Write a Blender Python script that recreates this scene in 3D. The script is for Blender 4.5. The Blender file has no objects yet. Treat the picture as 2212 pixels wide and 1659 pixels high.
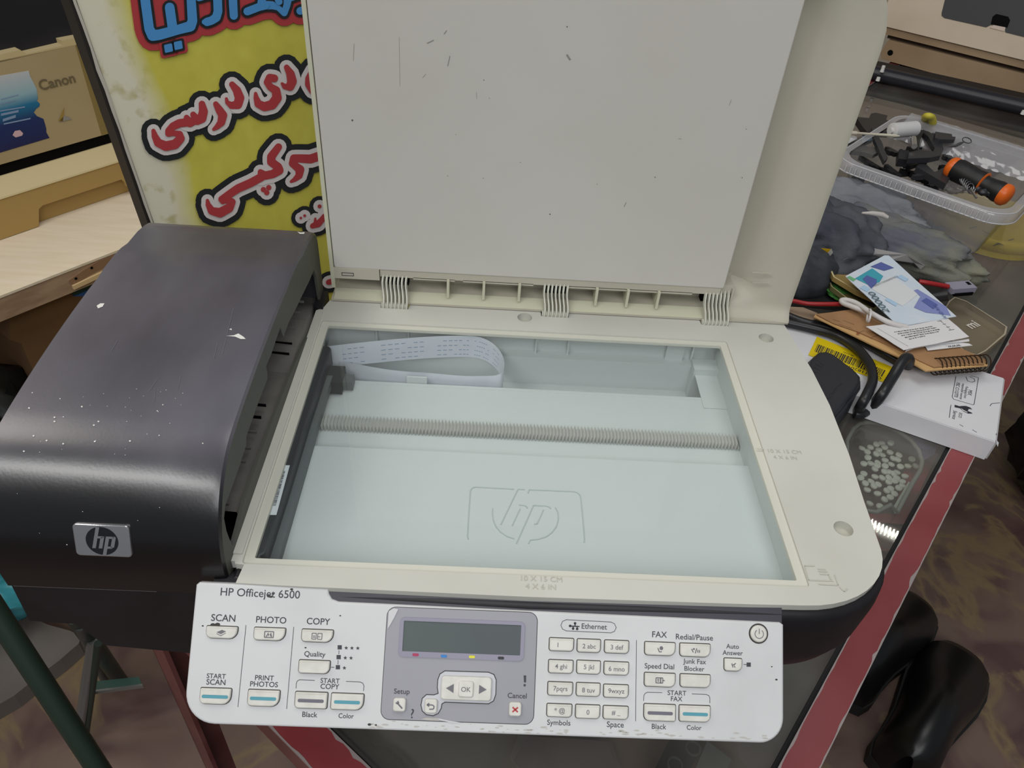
import bpy, bmesh, math, random
from math import sin, cos, pi, radians, sqrt
from mathutils import Vector as V, Matrix, noise
from mathutils.geometry import tessellate_polygon

# ---------------------------------------------------------------- camera, world, lights, exposure
ZO = 0.70                                   # scanner-glass coordinates -> floor at z = 0
F, IW, IH = 1670.0, 2212, 1659
CAM = V((0.1212, -0.2588, 0.3518))
RW = (V((0.9982, 0.0065, 0.0596)), V((0.0496, -0.6477, -0.7603)), V((0.0337, 0.7619, -0.6468)))
scene = bpy.context.scene
col = scene.collection
cd = bpy.data.cameras.new('camera'); cam = bpy.data.objects.new('camera', cd); col.objects.link(cam)
cd.sensor_width = 36; cd.lens = F / IW * 36; cd.clip_start = 0.01; cd.clip_end = 50
m = Matrix.Identity(4)
for i in range(3):
    m[i][0], m[i][1], m[i][2] = RW[0][i], -RW[1][i], -RW[2][i]
    m[i][3] = CAM[i] + (ZO if i == 2 else 0)
cam.matrix_world = m
scene.camera = cam
w = bpy.data.worlds.new('world'); scene.world = w; w.use_nodes = True
w.node_tree.nodes['Background'].inputs[0].default_value = (0.86, 0.93, 1.0, 1)
w.node_tree.nodes['Background'].inputs[1].default_value = 0.22
scene.view_settings.view_transform = 'Standard'
scene.view_settings.look = 'None'
scene.view_settings.exposure = -0.20
scene.view_settings.gamma = 1.0
def area_light(name, loc, target, size, power, color=(1, .97, .92), size_y=None):
    ld = bpy.data.lights.new(name, 'AREA'); ld.energy = power; ld.color = color; ld.size = size
    if size_y: ld.shape = 'RECTANGLE'; ld.size_y = size_y
    o = bpy.data.objects.new(name, ld); col.objects.link(o)
    o.location = V(loc) + V((0, 0, ZO)); d = V(target) - V(loc)
    o.rotation_euler = d.to_track_quat('-Z', 'Y').to_euler(); return o




area_light('scene_lamp', (-0.85, -1.00, 1.70), (0.0, 0.1, 0), 1.3, 19, (1, .99, .96), .28)
area_light('scene_lamp', (0.40, 0.35, 1.65), (0.2, 0.2, 0), 1.2, 11, (1, .985, .95), .8)
area_light('scene_lamp', (0.30, -1.6, 1.35), (0.1, 0.2, .1), 1.2, 18, (.98, .985, 1), .8)  # added unseen front lamp, set low and strong to brighten the lid pad
area_light('scene_lamp', (-1.4, 0.5, 1.6), (-0.5, 0.6, -.1), .8, 13, (1, .93, .83), .8)
# ---------------------------------------------------------------- back-projection on real planes
def ray(u, v):
    a, b = (u - IW / 2) / F, (v - IH / 2) / F
    return RW[0] * a + RW[1] * b + RW[2]
def gz(u, v, z):
    d = ray(u, v); return CAM + d * ((z - CAM.z) / d.z)
def gp(u, v, P, N):
    d = ray(u, v); return CAM + d * ((V(P) - CAM).dot(N) / d.dot(N))
EX, NX = V((.6273, .7788, 0)), V((-.7788, .6273, 0))      # axes of the counter (along, across)
def cn(e, n, z): return EX * e + NX * n + V((0, 0, z))
T = -0.18                                                 # counter top

# ---------------------------------------------------------------- materials
def lin(c):
    if isinstance(c, str): c = [int(c[i:i + 2], 16) for i in (0, 2, 4)]
    return tuple(((x / 255) / 12.92 if x / 255 <= .04045 else ((x / 255 + .055) / 1.055) ** 2.4) for x in c) + (1,)
MATS = {}
def mat(name, c, rough=.5, metal=0, c2=None, scale=20, lo=.4, hi=.6, bump=0, bscale=200, spec=.5, stretch=None, detail=4, rough2=None, alpha=None, trans=0, ior=1.45):
    if name in MATS: return MATS[name]
    M = bpy.data.materials.new(name); M.use_nodes = True; nt = M.node_tree; b = nt.nodes['Principled BSDF']
    b.inputs['Base Color'].default_value = lin(c); b.inputs['Roughness'].default_value = rough
    b.inputs['Metallic'].default_value = metal; b.inputs['Specular IOR Level'].default_value = spec
    b.inputs['Transmission Weight'].default_value = trans; b.inputs['IOR'].default_value = ior
    if c2 is not None or bump:
        tc = nt.nodes.new('ShaderNodeTexCoord'); mp = nt.nodes.new('ShaderNodeMapping')
        nt.links.new(tc.outputs['Object'], mp.inputs['Vector'])
        if stretch: mp.inputs['Scale'].default_value = stretch
    if c2 is not None:
        n = nt.nodes.new('ShaderNodeTexNoise'); n.inputs['Scale'].default_value = scale; n.inputs['Detail'].default_value = detail
        nt.links.new(mp.outputs[0], n.inputs['Vector'])
        r = nt.nodes.new('ShaderNodeValToRGB'); r.color_ramp.elements[0].position = lo; r.color_ramp.elements[1].position = hi
        r.color_ramp.elements[0].color = lin(c); r.color_ramp.elements[1].color = lin(c2)
        nt.links.new(n.outputs['Fac'], r.inputs['Fac']); nt.links.new(r.outputs['Color'], b.inputs['Base Color'])
        if rough2 is not None:
            mr = nt.nodes.new('ShaderNodeMapRange'); mr.inputs[3].default_value = rough; mr.inputs[4].default_value = rough2
            mr.inputs[1].default_value = lo; mr.inputs[2].default_value = hi
            nt.links.new(n.outputs['Fac'], mr.inputs[0]); nt.links.new(mr.outputs[0], b.inputs['Roughness'])
    if bump:
        n = nt.nodes.new('ShaderNodeTexNoise'); n.inputs['Scale'].default_value = bscale; n.inputs['Detail'].default_value = 3
        nt.links.new(mp.outputs[0], n.inputs['Vector'])
        bp = nt.nodes.new('ShaderNodeBump'); bp.inputs['Strength'].default_value = bump; bp.inputs['Distance'].default_value = .002
        nt.links.new(n.outputs['Fac'], bp.inputs['Height']); nt.links.new(bp.outputs[0], b.inputs['Normal'])
    MATS[name] = M; return M
def clear_mat(name, tint=(1, 1, 1), gloss=.03, dust=0.0, dustcol=(180, 180, 175), rough=0.03, fres=1.45, dust2=None, dscale=6):
    """thin sheet of glass or clear plastic: sees through, reflects by Fresnel, with a film of dust"""
    if name in MATS: return MATS[name]
    M = bpy.data.materials.new(name); M.use_nodes = True; nt = M.node_tree; nt.nodes.remove(nt.nodes['Principled BSDF'])
    out = nt.nodes['Material Output']
    tr = nt.nodes.new('ShaderNodeBsdfTransparent'); tr.inputs[0].default_value = (*tint, 1)
    df = nt.nodes.new('ShaderNodeBsdfDiffuse'); df.inputs[0].default_value = lin(dustcol)
    gl = nt.nodes.new('ShaderNodeBsdfGlossy'); gl.inputs['Roughness'].default_value = rough
    fr = nt.nodes.new('ShaderNodeFresnel'); ge = nt.nodes.new('ShaderNodeNewGeometry'); ri = nt.nodes.new('ShaderNodeMapRange')
    ri.inputs[3].default_value = fres; ri.inputs[4].default_value = 1 / fres          # same reflectance on both faces of a thin sheet
    nt.links.new(ge.outputs['Backfacing'], ri.inputs[0]); nt.links.new(ri.outputs[0], fr.inputs[0])
    m1 = nt.nodes.new('ShaderNodeMixShader'); m2 = nt.nodes.new('ShaderNodeMixShader')
    m1.inputs[0].default_value = dust
    if dust2 is not None:
        tc = nt.nodes.new('ShaderNodeTexCoord'); n = nt.nodes.new('ShaderNodeTexNoise'); n.inputs['Scale'].default_value = dscale
        n.inputs['Detail'].default_value = 6
        mr = nt.nodes.new('ShaderNodeMapRange'); mr.inputs[1].default_value = .4; mr.inputs[2].default_value = .65
        mr.inputs[3].default_value = dust; mr.inputs[4].default_value = dust2
        nt.links.new(tc.outputs['Object'], n.inputs['Vector']); nt.links.new(n.outputs['Fac'], mr.inputs[0]); nt.links.new(mr.outputs[0], m1.inputs[0])
    nt.links.new(tr.outputs[0], m1.inputs[1]); nt.links.new(df.outputs[0], m1.inputs[2])
    nt.links.new(fr.outputs[0], m2.inputs[0]); nt.links.new(m1.outputs[0], m2.inputs[1]); nt.links.new(gl.outputs[0], m2.inputs[2])
    nt.links.new(m2.outputs[0], out.inputs[0])
    MATS[name] = M; return M

# ---------------------------------------------------------------- mesh builder
_font_cache = {}
def text_mesh(s, spacing=1.0, bold=0.0):
    key = (s, spacing, bold)
    if key in _font_cache: return _font_cache[key]
    cu = bpy.data.curves.new('lettering', 'FONT'); cu.body = s; cu.space_character = spacing; cu.resolution_u = 4; cu.offset = bold
    o = bpy.data.objects.new('lettering', cu); col.objects.link(o)
    dg = bpy.context.evaluated_depsgraph_get(); me = bpy.data.meshes.new_from_object(o.evaluated_get(dg))
    vs = [(v.co.x, v.co.y) for v in me.vertices]; fs = [tuple(p.vertices) for p in me.polygons]
    col.objects.unlink(o); bpy.data.objects.remove(o); bpy.data.curves.remove(cu); bpy.data.meshes.remove(me)
    _font_cache[key] = (vs, fs); return vs, fs
def arc(cx, cy, r, a0, a1, n=8):
    return [(cx + r * cos(radians(a0 + (a1 - a0) * i / n)), cy + r * sin(radians(a0 + (a1 - a0) * i / n))) for i in range(n + 1)]
def rrect(x0, y0, x1, y1, r, n=5, rs=None):
    """rounded rectangle outline, counter-clockwise; rs = radii at (x0y0, x1y0, x1y1, x0y1)"""
    rs = rs or (r, r, r, r); o = []
    for (cx, cy, a), q in zip(((x0, y0, 180), (x1, y0, 270), (x1, y1, 0), (x0, y1, 90)), rs):
        sx, sy = (1 if cx == x0 else -1), (1 if cy == y0 else -1)
        if q <= 0: o.append((cx, cy))
        else: o += arc(cx + sx * q, cy + sy * q, q, a, a + 90, n)
    return o
def inset(pts, d):
    n = len(pts); out = []
    A = sum(pts[i][0] * pts[(i + 1) % n][1] - pts[(i + 1) % n][0] * pts[i][1] for i in range(n)); sg = 1 if A > 0 else -1
    for i in range(n):
        p0, p1, p2 = V(pts[i - 1]), V(pts[i]), V(pts[(i + 1) % n])
        a, b = (p1 - p0), (p2 - p1)
        if a.length < 1e-9: a = b
        if b.length < 1e-9: b = a
        a.normalize(); b.normalize()
        n1, n2 = V((-a.y, a.x)) * sg, V((-b.y, b.x)) * sg
        nn = n1 + n2; L = nn.length
        if L < .3: nn = n1; k = 1
        else: nn /= L; k = 1 / max(.5, nn.dot(n1))
        q = p1 + nn * d * k; out.append((q.x, q.y))
    return out
class MB:
    def __init__(s): s.v = []; s.f = []; s.m = []
    def add(s, vs, fs, m=0):
        o = len(s.v); s.v += [V(p) for p in vs]; s.f += [tuple(i + o for i in f) for f in fs]; s.m += [m] * len(fs); return s
    def box(s, lo, hi, m=0):
        (a, b, c), (d, e, f) = lo, hi
        return s.add([(a, b, c), (d, b, c), (d, e, c), (a, e, c), (a, b, f), (d, b, f), (d, e, f), (a, e, f)],
                     [(0, 3, 2, 1), (4, 5, 6, 7), (0, 1, 5, 4), (1, 2, 6, 5), (2, 3, 7, 6), (3, 0, 4, 7)], m)
    def obox(s, o, a, b, c, m=0):
        o, a, b, c = V(o), V(a), V(b), V(c)
        return s.add([o, o + a, o + a + b, o + b, o + c, o + a + c, o + a + b + c, o + b + c],
                     [(0, 3, 2, 1), (4, 5, 6, 7), (0, 1, 5, 4), (1, 2, 6, 5), (2, 3, 7, 6), (3, 0, 4, 7)], m)
    def poly(s, pts, m=0, holes=()):
        loops = [[V(p) for p in pts]] + [[V(p) for p in h] for h in holes]
        flat = [p for l in loops for p in l]
        return s.add(flat, [tuple(t) for t in tessellate_polygon(loops)], m)
    def prism(s, pts, vec, m=0, ms=None, holes=()):
        vec = V(vec); s.poly(pts, m, holes); s.poly([V(p) + vec for p in pts], m if ms is None else m, holes)
        for l in [pts] + list(holes):
            n = len(l)
            for i in range(n):
                a, b = V(l[i]), V(l[(i + 1) % n]); s.add([a, b, b + vec, a + vec], [(0, 1, 2, 3)], m if ms is None else ms)
        return s
    def slab(s, pts, fr, h0, h1, r=0, n=3, m=0, mside=None, bottom=True, holes=()):
        """flat outline (2D) swept from h0 to h1 along the frame's third axis, top edge rounded by r"""
        O, X, Y, Z = (V(q) for q in fr); P = lambda p, h: O + X * p[0] + Y * p[1] + Z * h
        rings = [(pts, h0)]
        if r > 0:
            for i in range(n + 1):
                t = i / n * pi / 2; rings.append((inset(pts, r * (1 - cos(t))), h1 - r + r * sin(t)))
        else: rings.append((pts, h1))
        k = len(pts); base = len(s.v); vs = [P(p, h) for l, h in rings for p in l]; fs = []
        for i in range(len(rings) - 1):
            for j in range(k):
                a, b = i * k + j, i * k + (j + 1) % k; fs.append((a, b, b + k, a + k))
        s.add(vs, fs, m if mside is None else mside)
        s.poly([P(p, h1) for p in rings[-1][0]], m, [[P(q, h1) for q in h] for h in holes])
        if bottom: s.poly([P(p, h0) for p in pts], m)
        return s
    def grid(s, rows, m=0, closed=False, caps=False):
        n = len(rows[0]); vs = [p for r in rows for p in r]; fs = []
        for i in range(len(rows) - 1):
            for j in range(n if closed else n - 1):
                a, b = i * n + j, i * n + (j + 1) % n; fs.append((a, b, b + n, a + n))
        if caps: fs += [tuple(range(n)), tuple(range((len(rows) - 1) * n, len(rows) * n))]
        return s.add(vs, fs, m)
    def tube(s, pts, r, n=8, m=0, flat=1.0, caps=True, closed=False):
        P = [V(p) for p in pts]; rs = r if isinstance(r, (list, tuple)) else [r] * len(P); rows = []; up = None
        for i, p in enumerate(P):
            if closed: d = P[(i + 1) % len(P)] - P[i - 1]
            else: d = P[min(i + 1, len(P) - 1)] - P[max(i - 1, 0)]
            d.normalize()
            if up is None:
                a = V((0, 0, 1)) if abs(d.z) < .9 else V((1, 0, 0))
            else: a = up
            x = d.cross(a); x.normalize(); y = x.cross(d); y.normalize(); up = y
            rows.append([p + x * cos(2 * pi * k / n) * rs[i] + y * sin(2 * pi * k / n) * rs[i] * flat for k in range(n)])
        if closed: rows.append(rows[0])
        return s.grid(rows, m, closed=True, caps=caps and not closed)
    def lathe(s, prof, O, Z=(0, 0, 1), X=(1, 0, 0), n=32, m=0, caps=False):
        O, Z, X = V(O), V(Z), V(X); Y = Z.cross(X)
        rows = [[O + Z * h + (X * cos(2 * pi * k / n) + Y * sin(2 * pi * k / n)) * r for k in range(n)] for r, h in prof]
        return s.grid(rows, m, closed=True, caps=caps)
    def blob(s, c, rad, seed=0, amp=.2, freq=2.0, nu=40, nv=24, m=0, zmin=None, rot=None, fold=0):
        c = V(c); rad = V(rad); rows = []
        for i in range(nv + 1):
            t = pi * i / nv; row = []
            for j in range(nu):
                p = 2 * pi * j / nu; d = V((sin(t) * cos(p), sin(t) * sin(p), cos(t)))
                k = 1 + amp * noise.fractal(d * freq + V((seed * 7.3, seed * 3.1, seed)), 1.0, 2.0, 4)
                if fold: k += fold * sin(9 * (d.x * .8 + .6 * noise.noise(d * 2 + V((seed, 0, 0)))) + seed)
                q = V((d.x * rad.x * k, d.y * rad.y * k, d.z * rad.z * k))
                if rot: q = Matrix.Rotation(rot, 3, 'Z') @ q
                q = q + c
                if zmin is not None and q.z < zmin: q.z = zmin
                row.append(q)
            rows.append(row)
        return s.grid(rows, m, closed=True)
    def text(s, t, O, X, Y, width, m=0, anchor='c', spacing=1.0, bold=0.0, height=None):
        """lettering centred on O, baseline along X; width in metres along X"""
        vs, fs = text_mesh(t, spacing, bold)
        if not vs: return s
        x0, x1 = min(v[0] for v in vs), max(v[0] for v in vs); y0, y1 = min(v[1] for v in vs), max(v[1] for v in vs)
        k = width / (x1 - x0); ky = k if height is None else height / (y1 - y0)
        O, X, Y = V(O), V(X), V(Y); cx, cy = (x0 + x1) / 2, (y0 + y1) / 2
        return s.add([O + X * ((v[0] - cx) * k) + Y * ((v[1] - cy) * ky) for v in vs], fs, m)
    def stroke(s, pts, fn, m=0, extra=0, lift=0, n=14):
        """painted brush stroke: skeleton points (x, y, r) mapped to a surface by fn(x, y, lift)"""
        for i, (x, y, r) in enumerate(pts):
            s.lift = getattr(s, 'lift', 0) + 1.5e-5
            if s.lift > 4.5e-4: s.lift = 0
            lift_ = lift + s.lift; rr = r + extra; s.add([fn(x + rr * cos(2 * pi * k / n), y + rr * sin(2 * pi * k / n), lift_) for k in range(n)], [tuple(range(n))], m)
            if i:
                lift_ += 7e-6
                X0, Y0, r0 = pts[i - 1]; r0 += extra; dx, dy = x - X0, y - Y0; L = sqrt(dx * dx + dy * dy) or 1; nx, ny = -dy / L, dx / L
                s.add([fn(X0 + nx * r0, Y0 + ny * r0, lift_), fn(x + nx * rr, y + ny * rr, lift_), fn(x - nx * rr, y - ny * rr, lift_), fn(X0 - nx * r0, Y0 - ny * r0, lift_)], [(0, 1, 2, 3)], m)
        return s
    def build(s, name, mats, parent=None, loc=None, smooth=35, weld=False, label=None, cat=None, group=None, kind=None):
        off = V((0, 0, ZO)); base = V((0, 0, 0))
        if parent is not None:
            p = parent
            while p is not None: base += p.location; p = p.parent
        elif loc is not None: base = V(loc) + off
        else:
            xs = [p.x for p in s.v]; ys = [p.y for p in s.v]; zs = [p.z for p in s.v]
            base = V(((min(xs) + max(xs)) / 2, (min(ys) + max(ys)) / 2, min(zs))) + off
        me = bpy.data.meshes.new(name)
        me.from_pydata([p + off - base for p in s.v], [], s.f)
        if not isinstance(mats, (list, tuple)): mats = [mats]
        for M in mats: me.materials.append(M)
        for p, mi in zip(me.polygons, s.m): p.material_index = mi
        bm = bmesh.new(); bm.from_mesh(me)
        if weld: bmesh.ops.remove_doubles(bm, verts=bm.verts, dist=1e-6)
        bmesh.ops.recalc_face_normals(bm, faces=bm.faces); bm.to_mesh(me); bm.free()
        if smooth:
            for p in me.polygons: p.use_smooth = True
            me.set_sharp_from_angle(angle=radians(smooth))
        o = bpy.data.objects.new(name, me); col.objects.link(o)
        if parent is not None: o.parent = parent
        else: o.location = base
        tag(o, label, cat, group, kind)
        return o
def tag(o, label=None, cat=None, group=None, kind=None):
    for k, val in (('label', label), ('category', cat), ('group', group), ('kind', kind)):
        if val: o[k] = val
def thing(name, loc, label, cat, group=None):
    o = bpy.data.objects.new(name, None); col.objects.link(o); o.location = V(loc) + V((0, 0, ZO)); o.empty_display_size = .02
    tag(o, label, cat, group); return o
def copy_tree(o, parent=None):
    c = o.copy(); col.objects.link(c); c.parent = parent
    for ch in list(o.children): copy_tree(ch, c)
    return c
m_dark = mat('dark_void', '0b0b0c', .8, spec=.1)
# ================================================================ the setting
FL = -.70
def floor_material():
    M = bpy.data.materials.new('marbled_floor'); M.use_nodes = True; nt = M.node_tree; b = nt.nodes['Principled BSDF']
    tc = nt.nodes.new('ShaderNodeTexCoord'); n1 = nt.nodes.new('ShaderNodeTexNoise'); n1.inputs['Scale'].default_value = 7; n1.inputs['Detail'].default_value = 5; n1.inputs['Distortion'].default_value = 1.2
    n2 = nt.nodes.new('ShaderNodeTexNoise'); n2.inputs['Scale'].default_value = 4.5; n2.inputs['Detail'].default_value = 6; n2.inputs['Distortion'].default_value = 2.0
    r1 = nt.nodes.new('ShaderNodeValToRGB'); r2 = nt.nodes.new('ShaderNodeValToRGB'); mx = nt.nodes.new('ShaderNodeMix'); mx.data_type = 'RGBA'
    e = r1.color_ramp.elements; e[0].position = .38; e[0].color = lin('543e3d'); e[1].position = .62; e[1].color = lin('705c52')
    e = r2.color_ramp.elements; e[0].position = .535; e[0].color = (0, 0, 0, 1); e[1].position = .60; e[1].color = (1, 1, 1, 1)
    x = e.new(.66); x.color = (0, 0, 0, 1)
    for n, r in ((n1, r1), (n2, r2)): nt.links.new(tc.outputs['Object'], n.inputs['Vector']); nt.links.new(n.outputs['Fac'], r.inputs['Fac'])
    nt.links.new(r2.outputs['Color'], mx.inputs[0]); nt.links.new(r1.outputs['Color'], mx.inputs[6]); mx.inputs[7].default_value = lin('7c6a4e')
    nt.links.new(mx.outputs[2], b.inputs['Base Color']); b.inputs['Roughness'].default_value = .38
    return M
MB().box((-3, -2.5, FL - .05), (4.5, 5, FL)).build('floor', floor_material(), smooth=0, kind='structure')
wl = mat('wall_paint', 'c9bfae', .8)
MB().obox(cn(-2, 1.75, FL), EX * 5.2, NX * .08, (0, 0, 2.6)).build('wall_left', wl, smooth=0, kind='structure')
MB().obox(cn(3.2, -2.6, FL), EX * .08, NX * 4.4, (0, 0, 2.6)).build('wall_back', wl, smooth=0, kind='structure')

# ================================================================ glass-topped display counter
def chipped_red():
    M = bpy.data.materials.new('chipped_red_paint'); M.use_nodes = True; nt = M.node_tree; b = nt.nodes['Principled BSDF']
    tc = nt.nodes.new('ShaderNodeTexCoord'); n1 = nt.nodes.new('ShaderNodeTexNoise'); n1.inputs['Scale'].default_value = 9; n1.inputs['Detail'].default_value = 4
    r1 = nt.nodes.new('ShaderNodeValToRGB'); e = r1.color_ramp.elements; e[0].position = .35; e[0].color = lin('7d3437'); e[1].position = .7; e[1].color = lin('8d4548')
    nt.links.new(tc.outputs['Object'], n1.inputs['Vector']); nt.links.new(n1.outputs['Fac'], r1.inputs['Fac']); nt.links.new(r1.outputs['Color'], b.inputs['Base Color'])
    b.inputs['Roughness'].default_value = .36; return M
m_redp = chipped_red(); m_lit_edge_chip = mat('lit_edge_chip', 'a59a98', .4, metal=.3); m_brownred = mat('leg_red', '5d2f2e', .45, c2='714441', scale=14)
m_gasket = mat('black_gasket', '141315', .7)
m_cglass = clear_mat('counter_glass', tint=(.90, .92, .91), dust=.05, dustcol=(165, 160, 152), fres=1.45, rough=.005, dust2=.14, dscale=9)  # dust film also carries the hazy glare on the glass as colour
ct = thing('display_counter', cn(.85, -.05, FL), 'low glass-topped display counter with chipped red metal frame, under the printer', 'display counter')
E0_, E1_, N0_, N1_ = -.0155, 2.20, -.298, .200; BW = .0225
def bar(name, o, along, L, across, W_, chips=True, seed=0):
    """angle bar: flat top with chipped edges and a painted lit edge line, hanging outer flange"""
    b = MB(); o, along, across = V(o), V(along), V(across); random.seed(seed); n = int(L / .006); zt = V((0, 0, T))
    b.obox(o + V((0, 0, T - .004)), along * L, across * W_, (0, 0, .004), 0)
    b.obox(o + V((0, 0, T - .030)), along * L, across * .004, (0, 0, .0262), 2)
    for base, sg in ((0, 1), (W_, -1)):
        pts = []
        for i in range(n + 1):
            k = noise.noise(V((i * .35 + seed * 9, base * 100, 0))); wd = .0006 + .0016 * max(0, k + .1) + (.0016 if random.random() < .05 else 0)
            pts.append(o + along * (L * i / n) + across * (base + sg * wd) + zt + V((0, 0, .0002)))
        b.grid([[o + along * (L * i / n) + across * (base - sg * .0002) + zt + V((0, 0, .0002)) for i in range(n + 1)], pts], 1)  # pale strip paints the bar's lit corner, widened here and there into chips
        b.grid([[o + along * (L * i / n) + across * (base - sg * .0002) + zt + V((0, 0, .0002)) for i in range(n + 1)], [o + along * (L * i / n) + across * (base - sg * .0002) + zt + V((0, 0, -.0022)) for i in range(n + 1)]], 1)
    b.obox(o + across * W_ + V((0, 0, T - .010)), along * L, across * .0036, (0, 0, .0078), 3)
    return b.build(name, [m_redp, m_lit_edge_chip, m_brownred, m_gasket], ct, smooth=0)
bar('frame_bar', cn(E0_, N0_, 0), EX, E1_ - E0_, NX, BW, seed=1); bar('frame_bar', cn(E0_, N1_, 0), EX, E1_ - E0_, -NX, BW, seed=2)
bar('frame_bar', cn(E0_, N0_ + BW, 0), NX, N1_ - N0_ - 2 * BW, EX, BW + .003, seed=3); bar('frame_bar', cn(E1_, N0_ + BW, 0), NX, N1_ - N0_ - 2 * BW, -EX, BW, seed=4)
gi = .0265
MB().obox(cn(E0_ + gi, N0_ + gi, T - .0062), EX * (E1_ - E0_ - 2 * gi), NX * (N1_ - N0_ - 2 * gi), (0, 0, .0060)).build('glass_top', m_cglass, ct, smooth=0)
for e_, n_ in ((E0_, N0_), (E0_, N1_ - .028), (E1_ - .028, N0_), (E1_ - .028, N1_ - .028)):
    b = MB(); a, c = (.004, .028)
    b.obox(cn(e_ if e_ < .5 else e_ + .024, n_, FL), EX * .004, NX * .028, (0, 0, T - .030 - FL)); b.obox(cn(e_, n_ if n_ < -.1 else n_ + .024, FL), EX * .028, NX * .004, (0, 0, T - .030 - FL))
    b.build('leg', m_brownred, ct, smooth=0)
SH = T - .042                                              # lining of the shallow display tray
b = MB(); b.obox(cn(E0_ + .006, N0_ + .006, SH - .004), EX * (E1_ - E0_ - .012), NX * (N1_ - N0_ - .012), (0, 0, .004))
b.build('display_tray', mat('tray_lining', '7d605a', .6, c2='5d5853', scale=5, lo=.42, hi=.58), ct, smooth=0)
b = MB()
for o, d, L in ((cn(E0_ + .006, N0_ + .006, SH), EX, E1_ - E0_ - .012), (cn(E0_ + .006, N1_ - .010, SH), EX, E1_ - E0_ - .012)): b.obox(o, d * L, NX * .004, (0, 0, .032))
for o in (cn(E0_ + .006, N0_ + .010, SH), cn(E1_ - .010, N0_ + .010, SH)): b.obox(o, EX * .004, NX * (N1_ - N0_ - .020), (0, 0, .032))
b.build('tray_side', m_brownred, ct, smooth=0)

# ================================================================ left-hand side: wooden table, old printer, sign board
WN = .643
fW = lambda u, v: gp(u, v, cn(0, WN, 0), NX)
wt = thing('wooden_table', cn(.35, .95, FL), 'pale wooden table with a raw plywood edge, under the beige printer', 'table')
zb = fW(0, 697).z; eR_ = 1.05
m_veneer = mat('pale_veneer', 'dfd1bb', .55, c2='d8c8af', scale=14, stretch=(1, 9, 1), lo=.4, hi=.7)
m_ply = mat('raw_plywood', 'a58a70', .75, c2='8f745c', scale=10, stretch=(2, 2, 8), lo=.4, hi=.65)
b = MB(); b.obox(cn(-.6, WN, T - .003), EX * (eR_ + .6), NX * .62, (0, 0, .003)); b.build('table_top', m_veneer, wt, smooth=0)
b = MB(); b.obox(cn(-.6, WN + .001, zb), EX * (eR_ + .6), NX * .022, (0, 0, T - .003 - zb), 0)
P = [fW(*q) for q in ((148, 606), (178, 585), (215, 562), (248, 551), (250, 563), (232, 572), (195, 592), (156, 617))]
b.prism([p - NX * .0004 for p in P], NX * .004, 1)
P = [fW(*q) for q in ((155, 616), (254, 570), (258, 578), (158, 624))]; b.prism([p - NX * .003 for p in P], NX * .004, 2)
for u, v in ((163, 601), (197, 578), (234, 569), (243, 565)): c = fW(u, v) - NX * .0012; b.add([c + EX * .0018 * cos(k) + V((0, 0, .0018 * sin(k))) for k in [i * pi / 5 for i in range(10)]], [tuple(range(10))], 3)
b.build('edge_board', [m_ply, mat('broken_ply', '8a6a4e', .85), mat('splinter', 'cdb083', .7), m_dark], wt, smooth=0)
for e_ in (-.45, .95): MB().obox(cn(e_, 1.20, FL), EX * .045, NX * .045, (0, 0, T - .003 - FL)).build('leg', m_ply, wt, smooth=0)
fK = lambda u, v, n=.672: gp(u, v, cn(0, n, 0), NX)
cb = MB(); P = [fK(*q) for q in ((20, 640), (22, 735), (46, 742), (60, 775), (72, 800), (80, 822), (95, 850), (110, 900), (400, 700), (400, 560))]
cb.prism(P, NX * .25, 0); cb.build('cardboard_box', mat('brown_cardboard', '6f5030', .85, c2='5e452b', scale=6, lo=.4, hi=.7), smooth=0, label='torn brown cardboard box stored under the wooden table', cat='box')
bb = MB(); c = fK(28, 800, .69); bb.blob((c.x - .05, c.y - .02, FL + .19), (.085, .10, .21), 4, .22, 2.5, zmin=FL + .001); bb.build('black_bag', mat('bag_black', '17191b', .45), label='black bag slumped under the wooden table, beside the cardboard', cat='bag')
sg_ = MB(); P = [fK(*q, .668) for q in ((152, 632), (300, 565), (300, 600), (165, 640))]; sg_.prism(P, NX * .02, 0); P = [fK(*q, .667) for q in ((160, 640), (186, 640), (240, 612), (225, 612))]; sg_.prism(P, NX * .02, 1)
sg_.build('folded_cloth', [mat('cloth_green', '2c4338', .9), mat('cloth_blue', '2f578f', .9)], smooth=0, label='dark green and blue folded cloth tucked under the wooden table edge', cat='cloth')

# old beige printer
CN = .764; fC = lambda u, v, n=CN: gp(u, v, cn(0, n, 0), NX)
cp = thing('desktop_printer', cn(.25, .9, T), 'old beige desktop printer with a torn blue sticker, on the wooden table', 'printer')
eR = fC(262, 300).dot(EX) + .012; eL = -.25
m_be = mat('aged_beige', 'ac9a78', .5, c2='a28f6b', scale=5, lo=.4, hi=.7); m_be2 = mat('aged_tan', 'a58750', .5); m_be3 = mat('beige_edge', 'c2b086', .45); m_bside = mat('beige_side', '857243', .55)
m_navy = mat('navy_black', '171822', .5, c2='1d1e29', scale=4)
z0, z1, z2, z3 = T, fC(0, 427).z, fC(0, 381, CN + .022).z, fC(0, 356).z
b = MB(); P = [fC(*q) for q in ((84, 489), (84, 452), (92, 444), (262, 388), (270, 394), (272, 402), (300, 412), (300, 330))]
b.prism([cn(eL, CN, z0)] + [p for p in P[:6]] + [cn(P[6].dot(EX), CN, z0 + .0005), cn(eR, CN, z0 + .0005), cn(eR, CN, z1), cn(eL, CN, z1)], NX * .24, 0)
b.obox(cn(eL, CN + .012, z0 + .0005), EX * (eR - eL), NX * .2, (0, 0, z1 - z0 - .002), 0)
b.build('paper_tray', [m_be2], cp, smooth=0)
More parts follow.
